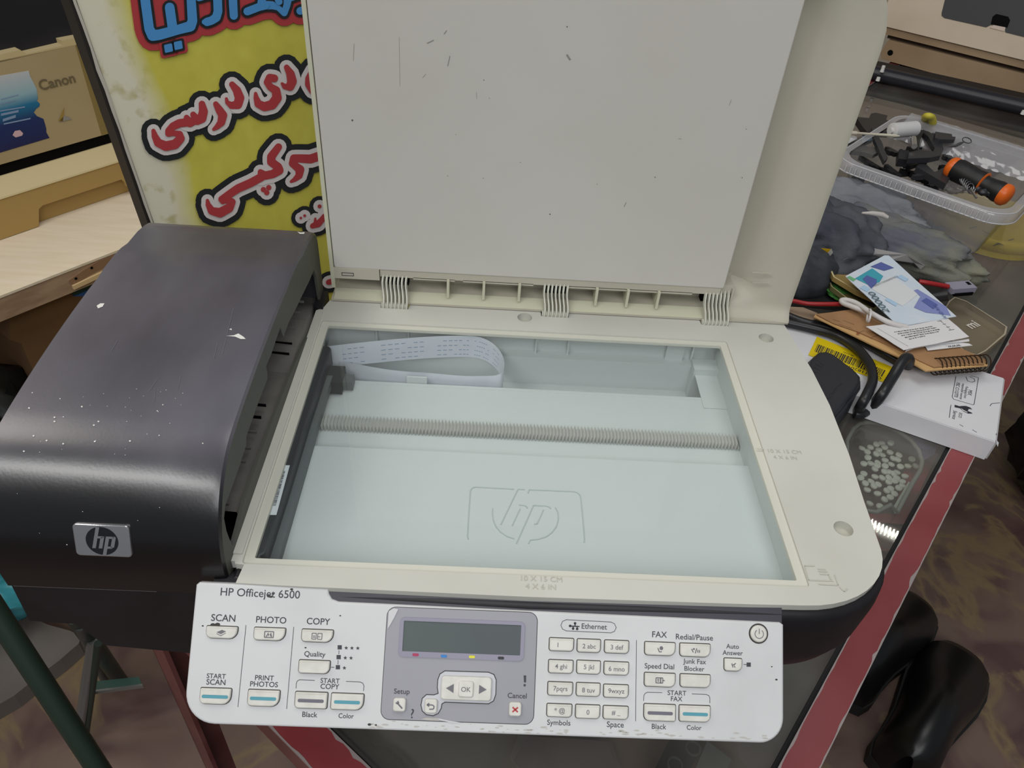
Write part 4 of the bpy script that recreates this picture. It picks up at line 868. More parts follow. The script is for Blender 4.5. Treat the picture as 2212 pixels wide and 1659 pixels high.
photo_i = lambda b, x, s, h: (seg_print(frame_seg(-2.3 * mm, -1.5 * mm, 2.3 * mm, 1.5 * mm), .0005)(b, x, s, h), b.poly([pp(x + p[0] * mm, s - p[1] * mm, h) for p in ((-1.7, -1.1), (-.5, 1.0), (.1, -.2), (.5, .4), (1.0, 1.0), (1.7, -1.1), (.9, -1.1), (.3, .1), (-.3, -.9), (-.7, -.1), (-1.0, -1.1))], 1))
copy_i = seg_print(frame_seg(-2.6 * mm, -1.5 * mm, -.4 * mm, 1.5 * mm) + frame_seg(.4 * mm, -1.5 * mm, 2.6 * mm, 1.5 * mm) + [((-2.1 * mm, -.6 * mm), (-.9 * mm, -.6 * mm)), ((-2.1 * mm, .1 * mm), (-.9 * mm, .1 * mm)), ((.2 * mm, -.2 * mm), (1.8 * mm, -.2 * mm))], .0004)
rsb = lambda big: (big, big, .0006, .0006)
button(CA, 205, 347, 410, 425, rs=(.0030, .0040, .0005, .0005), print_=scan_i); button(CA, 521, 357, 726, 438, rs=(.0020, .0040, .0005, .0005), print_=photo_i); button(CA, 837, 369, 1043, 449, rs=(.0020, .0040, .0005, .0005), print_=copy_i)
button(CA, 818, 573, 1022, 657, rs=(.0014, .0030, .0005, .0005))
button(CA, 164, 757, 367, 860, rs=(.0025, .0040, .0005, .0005), print_=bar_print(3)); button(CA, 480, 769, 688, 874, rs=(.0020, .0040, .0005, .0005), print_=bar_print(3))
button(CA, 793, 783, 1005, 889, rs=(.0020, .0010, .0005, .0005), print_=bar_print(4)); button(CA, 1032, 793, 1245, 898, rs=(.0010, .0040, .0005, .0005), print_=bar_print(3))
keys = ['1', '2 abc', '3 def', '4 ghi', '5 jkl', '6 mno', '7pqrs', '8 tuv', '9wxyz', '* @', '0', '# _']
kx = [(328, 487, 426, 508), (513, 665, 433, 517), (694, 852, 441, 523), (323, 483, 571, 655), (510, 664, 575, 660), (691, 851, 583, 667), (318, 480, 717, 803), (507, 662, 723, 808), (688, 849, 734, 817), (312, 475, 862, 945), (502, 660, 868, 955), (685, 848, 876, 960)]
for t, (a, b_, c, d) in zip(keys, kx):
    nat = lambda q: max(p[0] for p in text_mesh(q, 1.0, .006)[0]) - min(p[0] for p in text_mesh(q, 1.0, .006)[0])
    wd = .0070 * nat(t) / nat('2 abc')
    button(CB, a, c, b_, d, r=.0008, rs=(.0012, .0020, .0005, .0005), print_=word_print(t, wd, dx=-.0020 if t == '1' else 0))
fax_i = lambda b, x, s, h: (seg_print([((-1.4 * mm, .6 * mm), (-.6 * mm, -1.4 * mm)), ((-.6 * mm, -1.4 * mm), (.8 * mm, -1.2 * mm))], .0005)(b, x, s, h), b.poly([pp(x + p[0] * mm, s - p[1] * mm, h) for p in ((-.5, .2), (-.3, 1.3), (.7, 1.7), (1.5, .8), (1.2, -.2), (.3, -.5))], 1))
redial_i = lambda b, x, s, h: (seg_print([((-2.2 * mm, .8 * mm), (-1.2 * mm, -1.0 * mm)), ((-.2 * mm, -1.4 * mm), (.6 * mm, 1.2 * mm)), ((1.2 * mm, -1 * mm), (1.2 * mm, .4 * mm)), ((2.1 * mm, -1 * mm), (2.1 * mm, .4 * mm))], .0005)(b, x, s, h), b.poly([pp(x + p[0] * mm, s - p[1] * mm, h) for p in ((-1.6, .3), (-1.3, 1.3), (-.5, 1.2), (-.4, .4))], 1))
dial_i = seg_print(frame_seg(-2.3 * mm, -1.3 * mm, .2 * mm, 1.3 * mm) + frame_seg(.2 * mm, -1.3 * mm, 1.3 * mm, 1.3 * mm) + [((-1.6 * mm, .5 * mm), (-.5 * mm, .5 * mm)), ((-1.6 * mm, -.3 * mm), (-.5 * mm, -.3 * mm)), ((1.3 * mm, 0), (2.4 * mm, 0))], .0005)
aa_i = seg_print([((-1.1 * mm, .9 * mm), (-.4 * mm, -1.2 * mm)), ((.2 * mm, .2 * mm), (1.1 * mm, 1.1 * mm)), ((.1 * mm, -.2 * mm), (.8 * mm, -1.2 * mm)), ((-.6 * mm, 0), (.4 * mm, .5 * mm))], .0005)
button(CB, 960, 453, 1160, 537, rs=(.0016, .0034, .0005, .0005), print_=fax_i); button(CB, 1193, 462, 1392, 546, rs=(.0016, .0034, .0005, .0005), print_=redial_i)
button(CB, 1487, 560, 1602, 641, rs=(.0014, .0030, .0005, .0005), print_=aa_i); button(CB, 958, 657, 1160, 745, rs=(.0014, .0030, .0005, .0005), print_=dial_i); button(CB, 1195, 666, 1392, 749, rs=(.0014, .0030, .0005, .0005))
button(CB, 955, 864, 1162, 972, rs=(.0026, .0010, .0005, .0005), print_=bar_print(4)); button(CB, 1189, 872, 1392, 977, rs=(.0010, .0030, .0005, .0005), print_=bar_print(3))
# power button
pw = MB(); x, s = ps(*CB(1715, 395)); oc = [(x + .0045 * cos(k), -s + .0045 * sin(k)) for k in [2 * pi * i / 28 for i in range(28)]]
pw.poly([pp(x + .0053 * cos(k), s - .0053 * sin(k), .00008) for k in [2 * pi * i / 28 for i in range(28)]], 2); pw.slab(oc, pfr, -.001, .0012, .0008, 3, 0)
for k in range(20):
    a0, a1 = radians(125 + 290 * k / 20), radians(125 + 290 * (k + 1) / 20)
    pw.add([pp(x + r * cos(a), s - r * sin(a), .0013) for a, r in ((a0, .0021), (a1, .0021), (a1, .0025), (a0, .0025))], [(0, 1, 2, 3)], 1)
pw.add([pp(x + a, s - b, .0013) for a, b in ((-.0002, 0), (.0002, 0), (.0002, .0027), (-.0002, .0027))], [(0, 1, 2, 3)], 1)
pw.build('power_button', [m_btn, m_btnink, m_grime_rim], panel, smooth=40)
# grey screen area with display
so = MB(); zx0, zs0, zx1, zs1 = quad_px([(837, 1312), (1160, 1323), (1153, 1565), (823, 1553)])
so.slab(rrect(zx0, -zs1, zx1, -zs0, .0045, 6), pfr, -.001, .00035, .0002, 1, 0)
so.poly([pp(p[0], -p[1], .00006) for p in inset(rrect(zx0, -zs1, zx1, -zs0, .0045, 6), -.0003)], 3)
for t, c, wd in (('Setup', (266, 1076), 186), ('Cancel', (1643, 1118), 226), ('?', (393, 1332), 34)): words(so, t, c, wd, CC, 1, .0005)
P = [ps(*CC(*q)) for q in ((1720, 877), (1750, 878), (1748, 960), (1724, 960))]; so.add([pp(*p, .0005) for p in P], [(0, 1, 2, 3)], 1)
x, s = ps(*CC(1732, 994)); so.add([pp(x + .00062 * cos(k), s + .00062 * sin(k), .0005) for k in [i * pi / 6 for i in range(12)]], [tuple(range(12))], 1)
P = [ps(*CC(*q)) for q in ((98, 320), (110, 110), (170, 75), (225, 85), (180, 180), (130, 270))]; so.poly([pp(*p, .0007) for p in P], 4)   # lifted film corner
P = [ps(*CC(*q)) for q in ((500, 1400), (560, 1378), (690, 1385), (720, 1420), (560, 1412))]; so.poly([pp(*p, .0005) for p in P], 2)
P = [ps(*CC(*q)) for q in ((690, 1385), (850, 1420), (1010, 1445), (860, 1440), (720, 1412))]; so.poly([pp(*p, .0005) for p in P], 4)
nav = [(700, 1090), (690, 1020), (695, 930), (720, 860), (780, 822), (1300, 838), (1365, 865), (1392, 930), (1388, 1100), (1360, 1180), (1300, 1215), (780, 1195), (745, 1215), (735, 1270), (700, 1330), (640, 1357), (560, 1345), (510, 1300), (495, 1230), (510, 1150), (560, 1105), (650, 1108)]
P = [ps(*CC(*q)) for q in nav]; so.poly([pp(*p, .0005) for p in P], 5)
for a, b in zip(nav, nav[1:] + nav[:1]): on_line([a, b], .0004, CC, so, 3, .0006)
zone = so.build('screen_overlay', [m_lcdzone, m_ink, m_dirt, m_grime_rim, mat('film_pale', 'c2c2c4', .4), mat('nav_recess', 'b9bac0', .4)], panel, smooth=30)
ds = MB(); a0, b0, a1, b1 = quad_px([(864, 1333), (1134, 1342), (1131, 1427), (861, 1418)]); l0, k0, l1, k1 = quad_px([(873, 1341), (1126, 1349), (1123, 1415), (869, 1406)])
bz_ = rrect(a0, -b1, a1, -b0, .0026, 5); lc = rrect(l0, -k1, l1, -k0, .0003, 2)
ds.poly([pp(p[0], -p[1], .0009) for p in bz_], 0, [[pp(p[0], -p[1], .0009) for p in lc]])
for l, d in ((bz_, 0), (lc, 0)):
    for p, q in zip(l, l[1:] + l[:1]): ds.add([pp(p[0], -p[1], .0009), pp(q[0], -q[1], .0009), pp(q[0], -q[1], .0000), pp(p[0], -p[1], .0000)], [(0, 1, 2, 3)], 0)
ds.poly([pp(p[0], -p[1], .00045) for p in lc], 1)
for i, (u, v) in enumerate(((898, 1413.5), (959, 1416.5), (1019.5, 1418), (1082, 1420.5))):
    x, s = ps(u, v); ds.poly([pp(x + p[0], s + p[1], .0011) for p in rrect(-.0016, -.0007, .0016, .0007, .0005, 3)], 2 + i)
ds.build('display', [m_bezel, m_lcd, mat('chip_magenta', 'a52b52', .5), mat('chip_blue', '2b78bd', .5), mat('chip_yellow', 'd3d03a', .5), mat('chip_black', '222129', .5)], panel, smooth=20)
def tri(d): return lambda b, x, s, h: b.add([pp(x + p[0] * d * mm, s - p[1] * mm, h) for p in ((-1.9, 0), (1.6, 2.0), (1.6, -2.0))], [(0, 1, 2)], 1)
def rocker(b, x, s, h):
    for d, dx in ((1, -.0085), (-1, .0085)): b.add([pp(x + dx + p[0] * d * mm, s - p[1] * mm, h) for p in ((-2.1, 0), (1.9, 2.3), (1.9, -2.3))], [(0, 1, 2)], 1)
m_btnink_keep = m_btnink
button(CC, 735, 885, 1338, 1170, h=.0022, r=.0018, print_=rocker, name='arrow_rocker'); button(CC, 942, 930, 1124, 1126, h=.0032, r=.0014, print_=word_print('OK', .0050), name='ok_button')
back_i = seg_print([((-2.0 * mm, .8 * mm), (.8 * mm, .8 * mm)), ((.8 * mm, .8 * mm), (1.7 * mm, .1 * mm)), ((1.7 * mm, .1 * mm), (1.4 * mm, -1.2 * mm)), ((1.4 * mm, -1.2 * mm), (-.8 * mm, -1.4 * mm)), ((-2.1 * mm, .8 * mm), (-.9 * mm, 1.6 * mm)), ((-2.1 * mm, .8 * mm), (-.9 * mm, .0 * mm))], .0006)
wrench_i = seg_print([((-.9 * mm, .9 * mm), (1.6 * mm, -1.6 * mm)), ((-1.9 * mm, 1.2 * mm), (-.8 * mm, .7 * mm)), ((-1.0 * mm, 2.0 * mm), (-.4 * mm, .9 * mm))], .0008)
x_i = seg_print([((-1.4 * mm, 1.2 * mm), (1.4 * mm, -1.2 * mm)), ((-1.4 * mm, -1.2 * mm), (1.4 * mm, 1.2 * mm))], .0008, 5)
button(CC, 540, 1152, 692, 1322, h=.0022, r=.0014, print_=back_i); button(CC, 165, 1140, 316, 1302, h=.0022, r=.0014, print_=wrench_i); button(CC, 1543, 1190, 1692, 1357, h=.0022, r=.0014, print_=x_i)
# ================================================================ things on and under the counter glass (right)
def sheet(mb, px, z, th=.0005, m=0, zs=None):
    P = [gz(u, v, (zs[i] if zs else z)) for i, (u, v) in enumerate(px)]; mb.prism(P, (0, 0, -th), m); return P
def flat(mb, px, z, m=0): mb.poly([gz(u, v, z) for u, v in px], m)
def frame_of(px, z):
    """plane frame of a flat thing: returns P(s, t) bilinear over its four corners"""
    q = [gz(u, v, z) for u, v in px]; return lambda s, t, h=0: q[0].lerp(q[1], s).lerp(q[3].lerp(q[2], s), t) + V((0, 0, h))
def ptext(mb, t, P, s, tt, sw, m=0, flip=False, h=.0002, down=False, bold=.004):
    X = (P(s + .01, tt) - P(s - .01, tt)).normalized(); Y = (P(s, tt - .01) - P(s, tt + .01)).normalized(); w_ = (P(s + sw / 2, tt) - P(s - sw / 2, tt)).length
    if flip: X, Y = -X, -Y
    mb.text(t, P(s, tt, h), X, Y, w_, m, bold=bold)
# --- white carton
BXZ = -.1555
c_fr, c_br, d_l = gz(2150, 956, BXZ), gz(2168, 817, BXZ), (gz(1884, 866, BXZ) - gz(2150, 956, BXZ)).normalized()
wdt = (c_br - c_fr); Lb = .262; bx = thing('carton', (c_fr + c_br) / 2 + d_l * Lb / 2 + V((0, 0, T - BXZ)), 'flat white cardboard carton with a yellow barcode label and black leaf print, on the counter', 'box')
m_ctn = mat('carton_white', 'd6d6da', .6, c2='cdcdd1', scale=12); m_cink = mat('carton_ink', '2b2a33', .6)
b = MB(); H_ = BXZ - T - .0004
b.obox(c_fr + V((0, 0, -H_)), d_l * Lb, wdt, (0, 0, H_), 0)
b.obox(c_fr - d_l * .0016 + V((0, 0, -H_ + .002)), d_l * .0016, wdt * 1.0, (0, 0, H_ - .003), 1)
b.add([c_fr - d_l * .004 + V((0, 0, -.004)), c_fr - d_l * .001 - wdt.normalized() * .0015, c_fr + wdt * .05, c_fr - d_l * .004 + wdt * .05 + V((0, 0, -.003))], [(0, 1, 2, 3)], 0)
a0 = c_fr + V((0, 0, .0002)) ; n2 = wdt.normalized()
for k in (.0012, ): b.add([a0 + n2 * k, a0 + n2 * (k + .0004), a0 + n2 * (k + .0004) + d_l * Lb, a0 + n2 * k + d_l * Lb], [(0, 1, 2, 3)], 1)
bxo = b.build('carton_body', [m_ctn, mat('carton_edge_grey', 'a9a7a9', .7)], bx, smooth=0)  # second colour: grey edge line and end face of the carton
pr_ = MB(); zk = BXZ + .0003; cx_ = lambda x, y: (1960 + x / 7.9, 780 + y / 7.9)
def seg(mb, a, c, wd, z, m): 
    p, q = gz(*a, z), gz(*c, z); d = (q - p).normalized(); n = V((-d.y, d.x, 0)) * wd / 2; mb.add([p - n, q - n, q + n, p + n], [(0, 1, 2, 3)], m)
for P in ([(810, 745), (890, 770), (930, 765), (1000, 765), (1070, 790), (1110, 825), (1050, 815), (1030, 850), (1100, 880), (1110, 895), (1040, 895), (960, 860), (900, 805), (805, 785)],): flat(pr_, [cx_(*p) for p in P], zk, 0)
flat(pr_, [cx_(*p) for p in ((915, 800), (960, 835), (1030, 870), (1020, 878), (945, 845))], zk + .0001, 1)
pr_.build('leaf_print', [m_cink, m_ctn], bxo, smooth=0); pr_ = MB()
for a, c in (((830, 260), (765, 610)), ((765, 610), (790, 650)), ((790, 650), (1120, 745)), ((1120, 745), (1140, 735)), ((1140, 735), (1215, 280)), ((1215, 280), (1080, 250)), ((1000, 265), (1030, 340)), ((1030, 340), (1100, 360)), ((1100, 360), (1155, 345)), ((1155, 345), (1140, 300)), ((1140, 300), (1060, 265)), ((745, 745), (715, 965)), ((1410, 765), (1440, 725)), ((1440, 725), (1580, 710)), ((890, 1080), (955, 1115)), ((1110, 1170), (1185, 1215)), ((1512, 1260), (1525, 1235))): seg(pr_, cx_(*a), cx_(*c), .00055, zk, 0)
def rtext(t, c, along, wpx, z=zk, m=0, mb=None, bold=.0):
    o = gz(*c, z); e = gz(c[0] + along[0], c[1] + along[1], z); X = (e - o).normalized(); Y = V((-X.y, X.x, 0)); Lx = (gz(c[0] + along[0] * wpx / 2, c[1] + along[1] * wpx / 2, z) - gz(c[0] - along[0] * wpx / 2, c[1] - along[1] * wpx / 2, z)).length
    (mb or pr_).text(t, o, X, Y, Lx, m, bold=bold)
dv = V((-.17, 1)).normalized()
rtext('MIX', cx_(1070, 540), dv, 11); rtext('Packaging from', cx_(995, 530), dv, 25); rtext('responsible sources', cx_(930, 515), dv, 34); rtext('FSC C112773', cx_(850, 490), dv, 31, bold=.01)
pr_.build('certificate_print', [m_cink, m_ctn], bxo, smooth=0); pr_ = MB()
rtext('ECO', cx_(905, 925), dv, 10); rtext('Service', cx_(808, 920), dv, 18)
pr_.build('carton_print', [m_cink, m_ctn], bxo, smooth=0); pr_ = MB()
flat(pr_, [(1868, 840), (1873, 838), (1887, 850), (1888, 852)], zk, 0)
pr_.build('tab_print', [m_cink, m_ctn], bxo, smooth=0)
yl = MB(); ypx = [(1765, 727), (1929, 793), (1909, 826), (1746, 767)]; P = frame_of(ypx, BXZ + .0006); yl.add([P(0, 0), P(1, 0), P(1, 1), P(0, 1)], [(0, 1, 2, 3)], 0)
random.seed(21); s = .05
while s < .93:
    w_ = random.choice((.006, .010, .016)); yl.add([P(s, .34, .0002), P(s + w_, .34, .0002), P(s + w_, .74, .0002), P(s, .74, .0002)], [(0, 1, 2, 3)], 1); s += w_ + random.choice((.006, .010, .014))
ptext(yl, 'GH8118209A', P, .70, .86, .50, 1, flip=True); ptext(yl, '(BLACK)', P, .45, .24, .14, 1, flip=True); ptext(yl, 'LCD ASSY', P, .74, .22, .16, 1, flip=True)
yl.build('yellow_label', [mat('label_yellow', 'd9c012', .45), m_cink], bxo, smooth=0)
# --- black charger with its cable
ch = thing('power_adapter', gz(1800, 860, T), 'black wall charger with thick black cable, against the bed of the printer', 'charger')
az = T + .034; opx = [(1742, 800), (1750, 776), (1768, 759), (1785, 757), (1802, 764), (1846, 797), (1860, 812), (1860, 826), (1852, 838), (1808, 892), (1796, 899), (1780, 898), (1768, 885)]
oc = [gz(u, v, az) for u, v in opx]; oc = [(p.x, p.y) for p in oc]
b = MB(); b.slab(inset(oc, -.002), ((0, 0, 0), (1, 0, 0), (0, 1, 0), (0, 0, 1)), T + .0006, az - .007, .001, 2); b.slab(oc, ((0, 0, 0), (1, 0, 0), (0, 1, 0), (0, 0, 1)), az - .009, az, .004, 4)
for a, c in (((1752, 800), (1764, 806)), ((1757, 793), (1771, 800)), ((1762, 786), (1776, 794)), ((1770, 782), (1780, 790)), ((1785, 862), (1797, 857)), ((1793, 853), (1803, 847)), ((1800, 845), (1808, 838)), ((1806, 836), (1816, 832)), ((1812, 830), (1820, 828))): seg(b, a, c, .0011, az + .0001, 1)
b.build('charger_body', [mat('charger_black', '2a2b30', .5), mat('charger_relief', '1f2024', .5)], ch, smooth=40)
b = MB(); zc = BXZ + .006
pth = [(1655, 688, zc), (1700, 697, zc), (1760, 711, zc), (1810, 726, zc + .002), (1848, 750, zc + .004), (1874, 780, zc + .006), (1884, 805, zc + .007), (1884, 826, zc + .006), (1874, 850, zc + .003), (1862, 872, zc - .004), (1853, 888, T + .006)]
b.tube(smooth_path([gz(*q) for q in pth], 6), .0052, 10); 
pth = [(1846, 893, T + .007), (1858, 894, T + .007), (1880, 882, T + .010), (1904, 853, zc + .004), (1928, 815, zc + .012), (1946, 785, zc + .020), (1958, 773, zc + .022), (1964, 778, zc + .018), (1960, 792, zc + .008)]
b.tube(smooth_path([gz(*q) for q in pth], 6), .0056, 10)
pth = [(1690, 678, zc), (1730, 694, zc), (1790, 710, zc), (1850, 730, zc + .002), (1900, 756, zc + .004), (1942, 782, BXZ + .006)]
b.tube(smooth_path([gz(*q) for q in pth], 6), .0050, 10)
b.build('cable', mat('cable_black', '1f2023', .35), ch, smooth=60)
# --- kraft notebook
NZ = BXZ + .022
nb = thing('notebook', gz(1950, 740, BXZ), 'worn brown kraft spiral notebook lying on the white carton, under the receipts', 'notebook')
m_kraft = mat('kraft_cover', 'a07a55', .8, c2='8d6a49', scale=22, lo=.4, hi=.75); m_leaf = mat('kraft_pages', 'c09a68', .85)
cov = [(1763, 679), (1842, 668), (1960, 708), (2060, 745), (2131, 777), (2126, 787), (2070, 788), (2018, 793), (1985, 778), (1962, 765), (1935, 752), (1850, 715), (1800, 698)]
b = MB(); sheet(b, cov, NZ, .0008); 
for p in ((2022, 712, 6), ): pass
flat(b, [(1850, 722), (1853, 716), (1857, 722)], NZ + .0002, 1); 
for a, c in (((1800, 690), (1815, 695)), ((1822, 692), (1845, 701)), ((1812, 700), (1840, 709)), ((1856, 718), (1866, 714)), ((1902, 722), (1880, 730))): seg(b, a, c, .0007, NZ + .0002, 2)
b.build('cover', [m_kraft, mat('kraft_mark', '8a4b30', .8), mat('kraft_crease', '7c5d40', .85)], nb, smooth=0)
b = MB(); base = [(1760, 684), (1762, 679), (1842, 669), (2130, 779), (2133, 789), (2010, 800), (2000, 800), (1975, 786), (1890, 748)]
for k in range(6): sheet(b, [(u + random.uniform(-1.5, 1.5), v + random.uniform(-1, 1)) for u, v in base], NZ - .0016 - .0028 * k, .0016, k % 2)
b.build('pages', [m_leaf, mat('kraft_pages_dark', '9c7a50', .85)], nb, smooth=0)
b = MB()
for k in range(12):
    u = 2022 + 9.4 * k; v = 792 - .75 * k; o = gz(u, v, NZ - .006); X = V((.25, -.97, 0)); 
    b.tube([o + X * (.0085 * cos(q)) + V((.0006 * sin(q), 0, .0095 * sin(q))) for q in [2 * pi * i / 16 for i in range(16)]], .0007, 5, closed=True)
b.build('spiral_wire', mat('wire_brown', '3a2c20', .4, metal=.4), nb, smooth=60)
# --- receipts
def quadsheet(name, px, z, M, label, cat, group=None, th=.0004, wav=.0012, marks=None, seed=0, nx=10, ny=8):
    P = frame_of(px, z); b = MB(); r = random.Random(seed)
    hgt = lambda s, t: wav * (noise.noise(V((s * 3 + seed, t * 3, seed * 2.0))) + .4)
    rows = [[P(s / nx, t / ny, hgt(s / nx, t / ny)) for s in range(nx + 1)] for t in range(ny + 1)]
    b.grid(rows, 0); b.grid([[p + V((0, 0, -th)) for p in q] for q in rows], 0)
    Q = lambda s, t, h=0: P(s, t, hgt(s, t) + h)
    mats_ = [M]
    if marks: marks(b, Q, mats_)
    return b.build(name, mats_, smooth=60, label=label, cat=cat, group=group), Q
RZ = NZ + .006
m_paper = mat('receipt_white', 'd6d5d6', .7); m_pink = mat('print_grey', '5a5a5e', .7)
sheet_b = MB(); sheet(sheet_b, [(1988, 730), (2093, 742), (2101, 746), (2004, 757)], NZ + .002, .0004, 0); rtext('www.', (2060, 747), V((-1, .12)).normalized(), 30, NZ + .0023, 1, sheet_b)
sheet_b.build('receipt', [m_paper, m_pink], smooth=0, label='lower paper slip poking out under the printed receipt', cat='receipt')
sheet_b = MB(); sheet(sheet_b, [(1960, 752), (1976, 748), (2093, 732), (2094, 737), (2020, 744), (1975, 752), (1955, 760)], NZ + .0035, .0006, 0); sheet_b.build('receipt', [m_paper], smooth=0, label='crumpled middle paper slip between the printed receipt and the lower slip', cat='receipt')
def rmarks(b, Q, M):
    M.append(m_pink); r = random.Random(4)
    for row, (t0, s0, s1) in enumerate(((.34, .20, .70), (.42, .21, .72), (.50, .22, .74), (.58, .23, .70), (.66, .25, .46))):
        s = s0
        while s < s1:
            w_ = r.uniform(.008, .03); b.add([Q(s, t0, .0003), Q(s + w_, t0, .0003), Q(s + w_, t0 + r.uniform(.02, .045), .0003), Q(s, t0 + .03, .0003)], [(0, 1, 2, 3)], 1); s += w_ + r.uniform(.006, .014)
    for s, t, s2, t2 in ((.87, .16, .875, .62), (.83, .18, .89, .18), (.85, .34, .89, .34), (.85, .48, .9, .48), (.84, .60, .92, .60)): b.add([Q(s, t, .0003), Q(max(s2, s + .004), t, .0003), Q(max(s2, s + .004), max(t2, t + .015), .0003), Q(s, max(t2, t + .015), .0003)], [(0, 1, 2, 3)], 1)
    b.add([Q(.085, .12, .0003), Q(.088, .12, .0003), Q(.11, .92, .0003), Q(.107, .92, .0003)], [(0, 1, 2, 3)], 1)
quadsheet('receipt', [(1870, 706), (2042, 684), (2093, 728), (1952, 757)], RZ, m_paper, 'printed white receipt on top of the kraft notebook, beside the banknote', 'receipt', marks=rmarks, seed=2)
# --- banknote
m_note = mat('note_pale', 'c3d0de', .7, c2='cfd6de', scale=30, lo=.35, hi=.65)
def nmarks(b, Q, M):
    M += [mat('note_white', 'd4d7da', .7), mat('note_indigo', '5562a0', .7), mat('note_teal', '3f9db0', .7), mat('note_ink', '3f5c66', .7), mat('note_violet', '8089bd', .7), mat('note_blue', 'a9c6e0', .7), mat('note_green', '6fae7c', .7)]
    def pg(p, m, h=.0004):
        vs = []; b.poly([Q(s, t, h) for s, t in p], m)
    pg([(.18, .30), (.66, .28), (.70, .30), (.80, .62), (.36, .72), (.20, .40)], 1, .0003)
    pg([(.10, .10), (.52, .08), (.56, .24), (.40, .30), (.20, .28)], 3); pg([(.20, .16), (.32, .14), (.40, .25), (.34, .30), (.18, .34)], 2, .0006); pg([(.52, .05), (.76, .06), (.86, .20), (.66, .18)], 2, .0006)
    pg([(0, .03), (.06, .03), (.10, .12), (.03, .13)], 7, .0006); pg([(.02, .26), (.13, .25), (.16, .33), (.06, .36)], 6, .0006); pg([(.20, .56), (.28, .54), (.33, .66), (.26, .70)], 6, .0006); pg([(.75, .32), (.85, .32), (.90, .40), (.80, .42)], 6, .0006)
    pg([(.78, .56), (.86, .56), (1.0, .86), (.92, .98), (.60, .88), (.50, .78), (.78, .66)], 5, .0005); pg([(.72, .72), (.84, .70), (.90, .82), (.76, .86)], 2, .0008)
NBZ = NZ + .007
npx = [(1825, 598), (1916, 549), (2063, 678), (1955, 728)]
_, Qn = quadsheet('banknote', [(1826, 597), (1916, 549), (2066, 684), (1942, 706)], NBZ, m_note, 'folded pale blue 20000 banknote on the heap beside the grey rag', 'banknote', wav=.0006, marks=nmarks, seed=5, nx=14, ny=14)
tx = MB(); o_, e_ = gz(1898, 652, NBZ + .0016), gz(1898 - 6.2, 652 - 7.9, NBZ + .0016); X_ = (e_ - o_).normalized(); tx.text('20000', o_, X_, V((-X_.y, X_.x, 0)), (gz(1881, 630, NBZ) - gz(1916, 674, NBZ)).length, 0, height=.0085)
nt_o = [o for o in col.objects if o.name.startswith('banknote')][0]; nmt = [mat('note_ink', '3f5c66', .7), mat('note_indigo', '5562a0', .7)]
tx.build('number_print', nmt, nt_o, smooth=0); tx = MB(); rtext('TWENTY THOUSAND RIALS', (1913, 607), V((.92, -.40)).normalized(), 56, NBZ + .0016, 0, tx); tx.build('words_print', nmt, nt_o, smooth=0); tx = MB()
rtext('AND RIAL', (2030, 672), V((-.62, -.72)).normalized(), 40, NBZ + .0016, 1, tx); tx.build('words_print', nmt, nt_o, smooth=0)

# --- phone cases
m_clear = clear_mat('clear_case', tint=(.95, .90, .82), dust=.32, dustcol=(172, 156, 130), rough=.08)
def case(name, px, z, M, label, hgt=.008, marks=None, rr=.0):
    q = [gz(u, v, z) for u, v in px]; b = MB(); n = len(q)
    b.poly([p + V((0, 0, -hgt)) for p in q], 0)
    c = sum(q, V((0, 0, 0))) / n
    inn = [p + (c - p).normalized() * .0022 for p in q]
    for i in range(n): a, d, e, f = q[i], q[(i + 1) % n], inn[(i + 1) % n], inn[i]; b.add([a, d, d + V((0, 0, -hgt)), a + V((0, 0, -hgt))], [(0, 1, 2, 3)], 0); b.add([a, d, e, f], [(0, 1, 2, 3)], 1)
    if marks: marks(b)
    return b.build(name, M, smooth=0, label=label, cat='phone case')
m_caserim = mat('case_rim', 'a69a86', .25, spec=.7)
cz = T + .0105
def mi(b): rtext('mi', (2100, 701), V((.93, -.36)).normalized(), 20, cz - .0070, 2, b, .02)
case('phone_case', [(2050, 650), (2062, 641), (2088, 650), (2160, 695), (2176, 706), (2173, 722), (2130, 758), (2110, 768), (2085, 760), (2020, 700)], cz, [m_clear, m_caserim, mat('print_pale', 'cfc9c0', .5)], 'clear phone case with a small pale logo, right of the receipts', marks=mi)
case('phone_case', [(1792, 580), (1798, 566), (1815, 560), (1860, 570), (1930, 610), (1900, 650), (1850, 628), (1800, 598)], T + .042, [mat('case_gold', 'a98f58', .4, c2='8f7a4a', scale=16), mat('case_rim_gold', 'c9b98d', .25)], 'gold phone case half hidden under the folded banknote', hgt=.006)
case('phone_case', [(1790, 604), (1830, 610), (1905, 655), (1890, 668), (1830, 645), (1795, 618)], T + .030, [mat('case_olive', '6f6a45', .4), mat('case_rim_olive', 'a8a07c', .3)], 'olive phone case beneath the gold one, left of the banknote', hgt=.006)
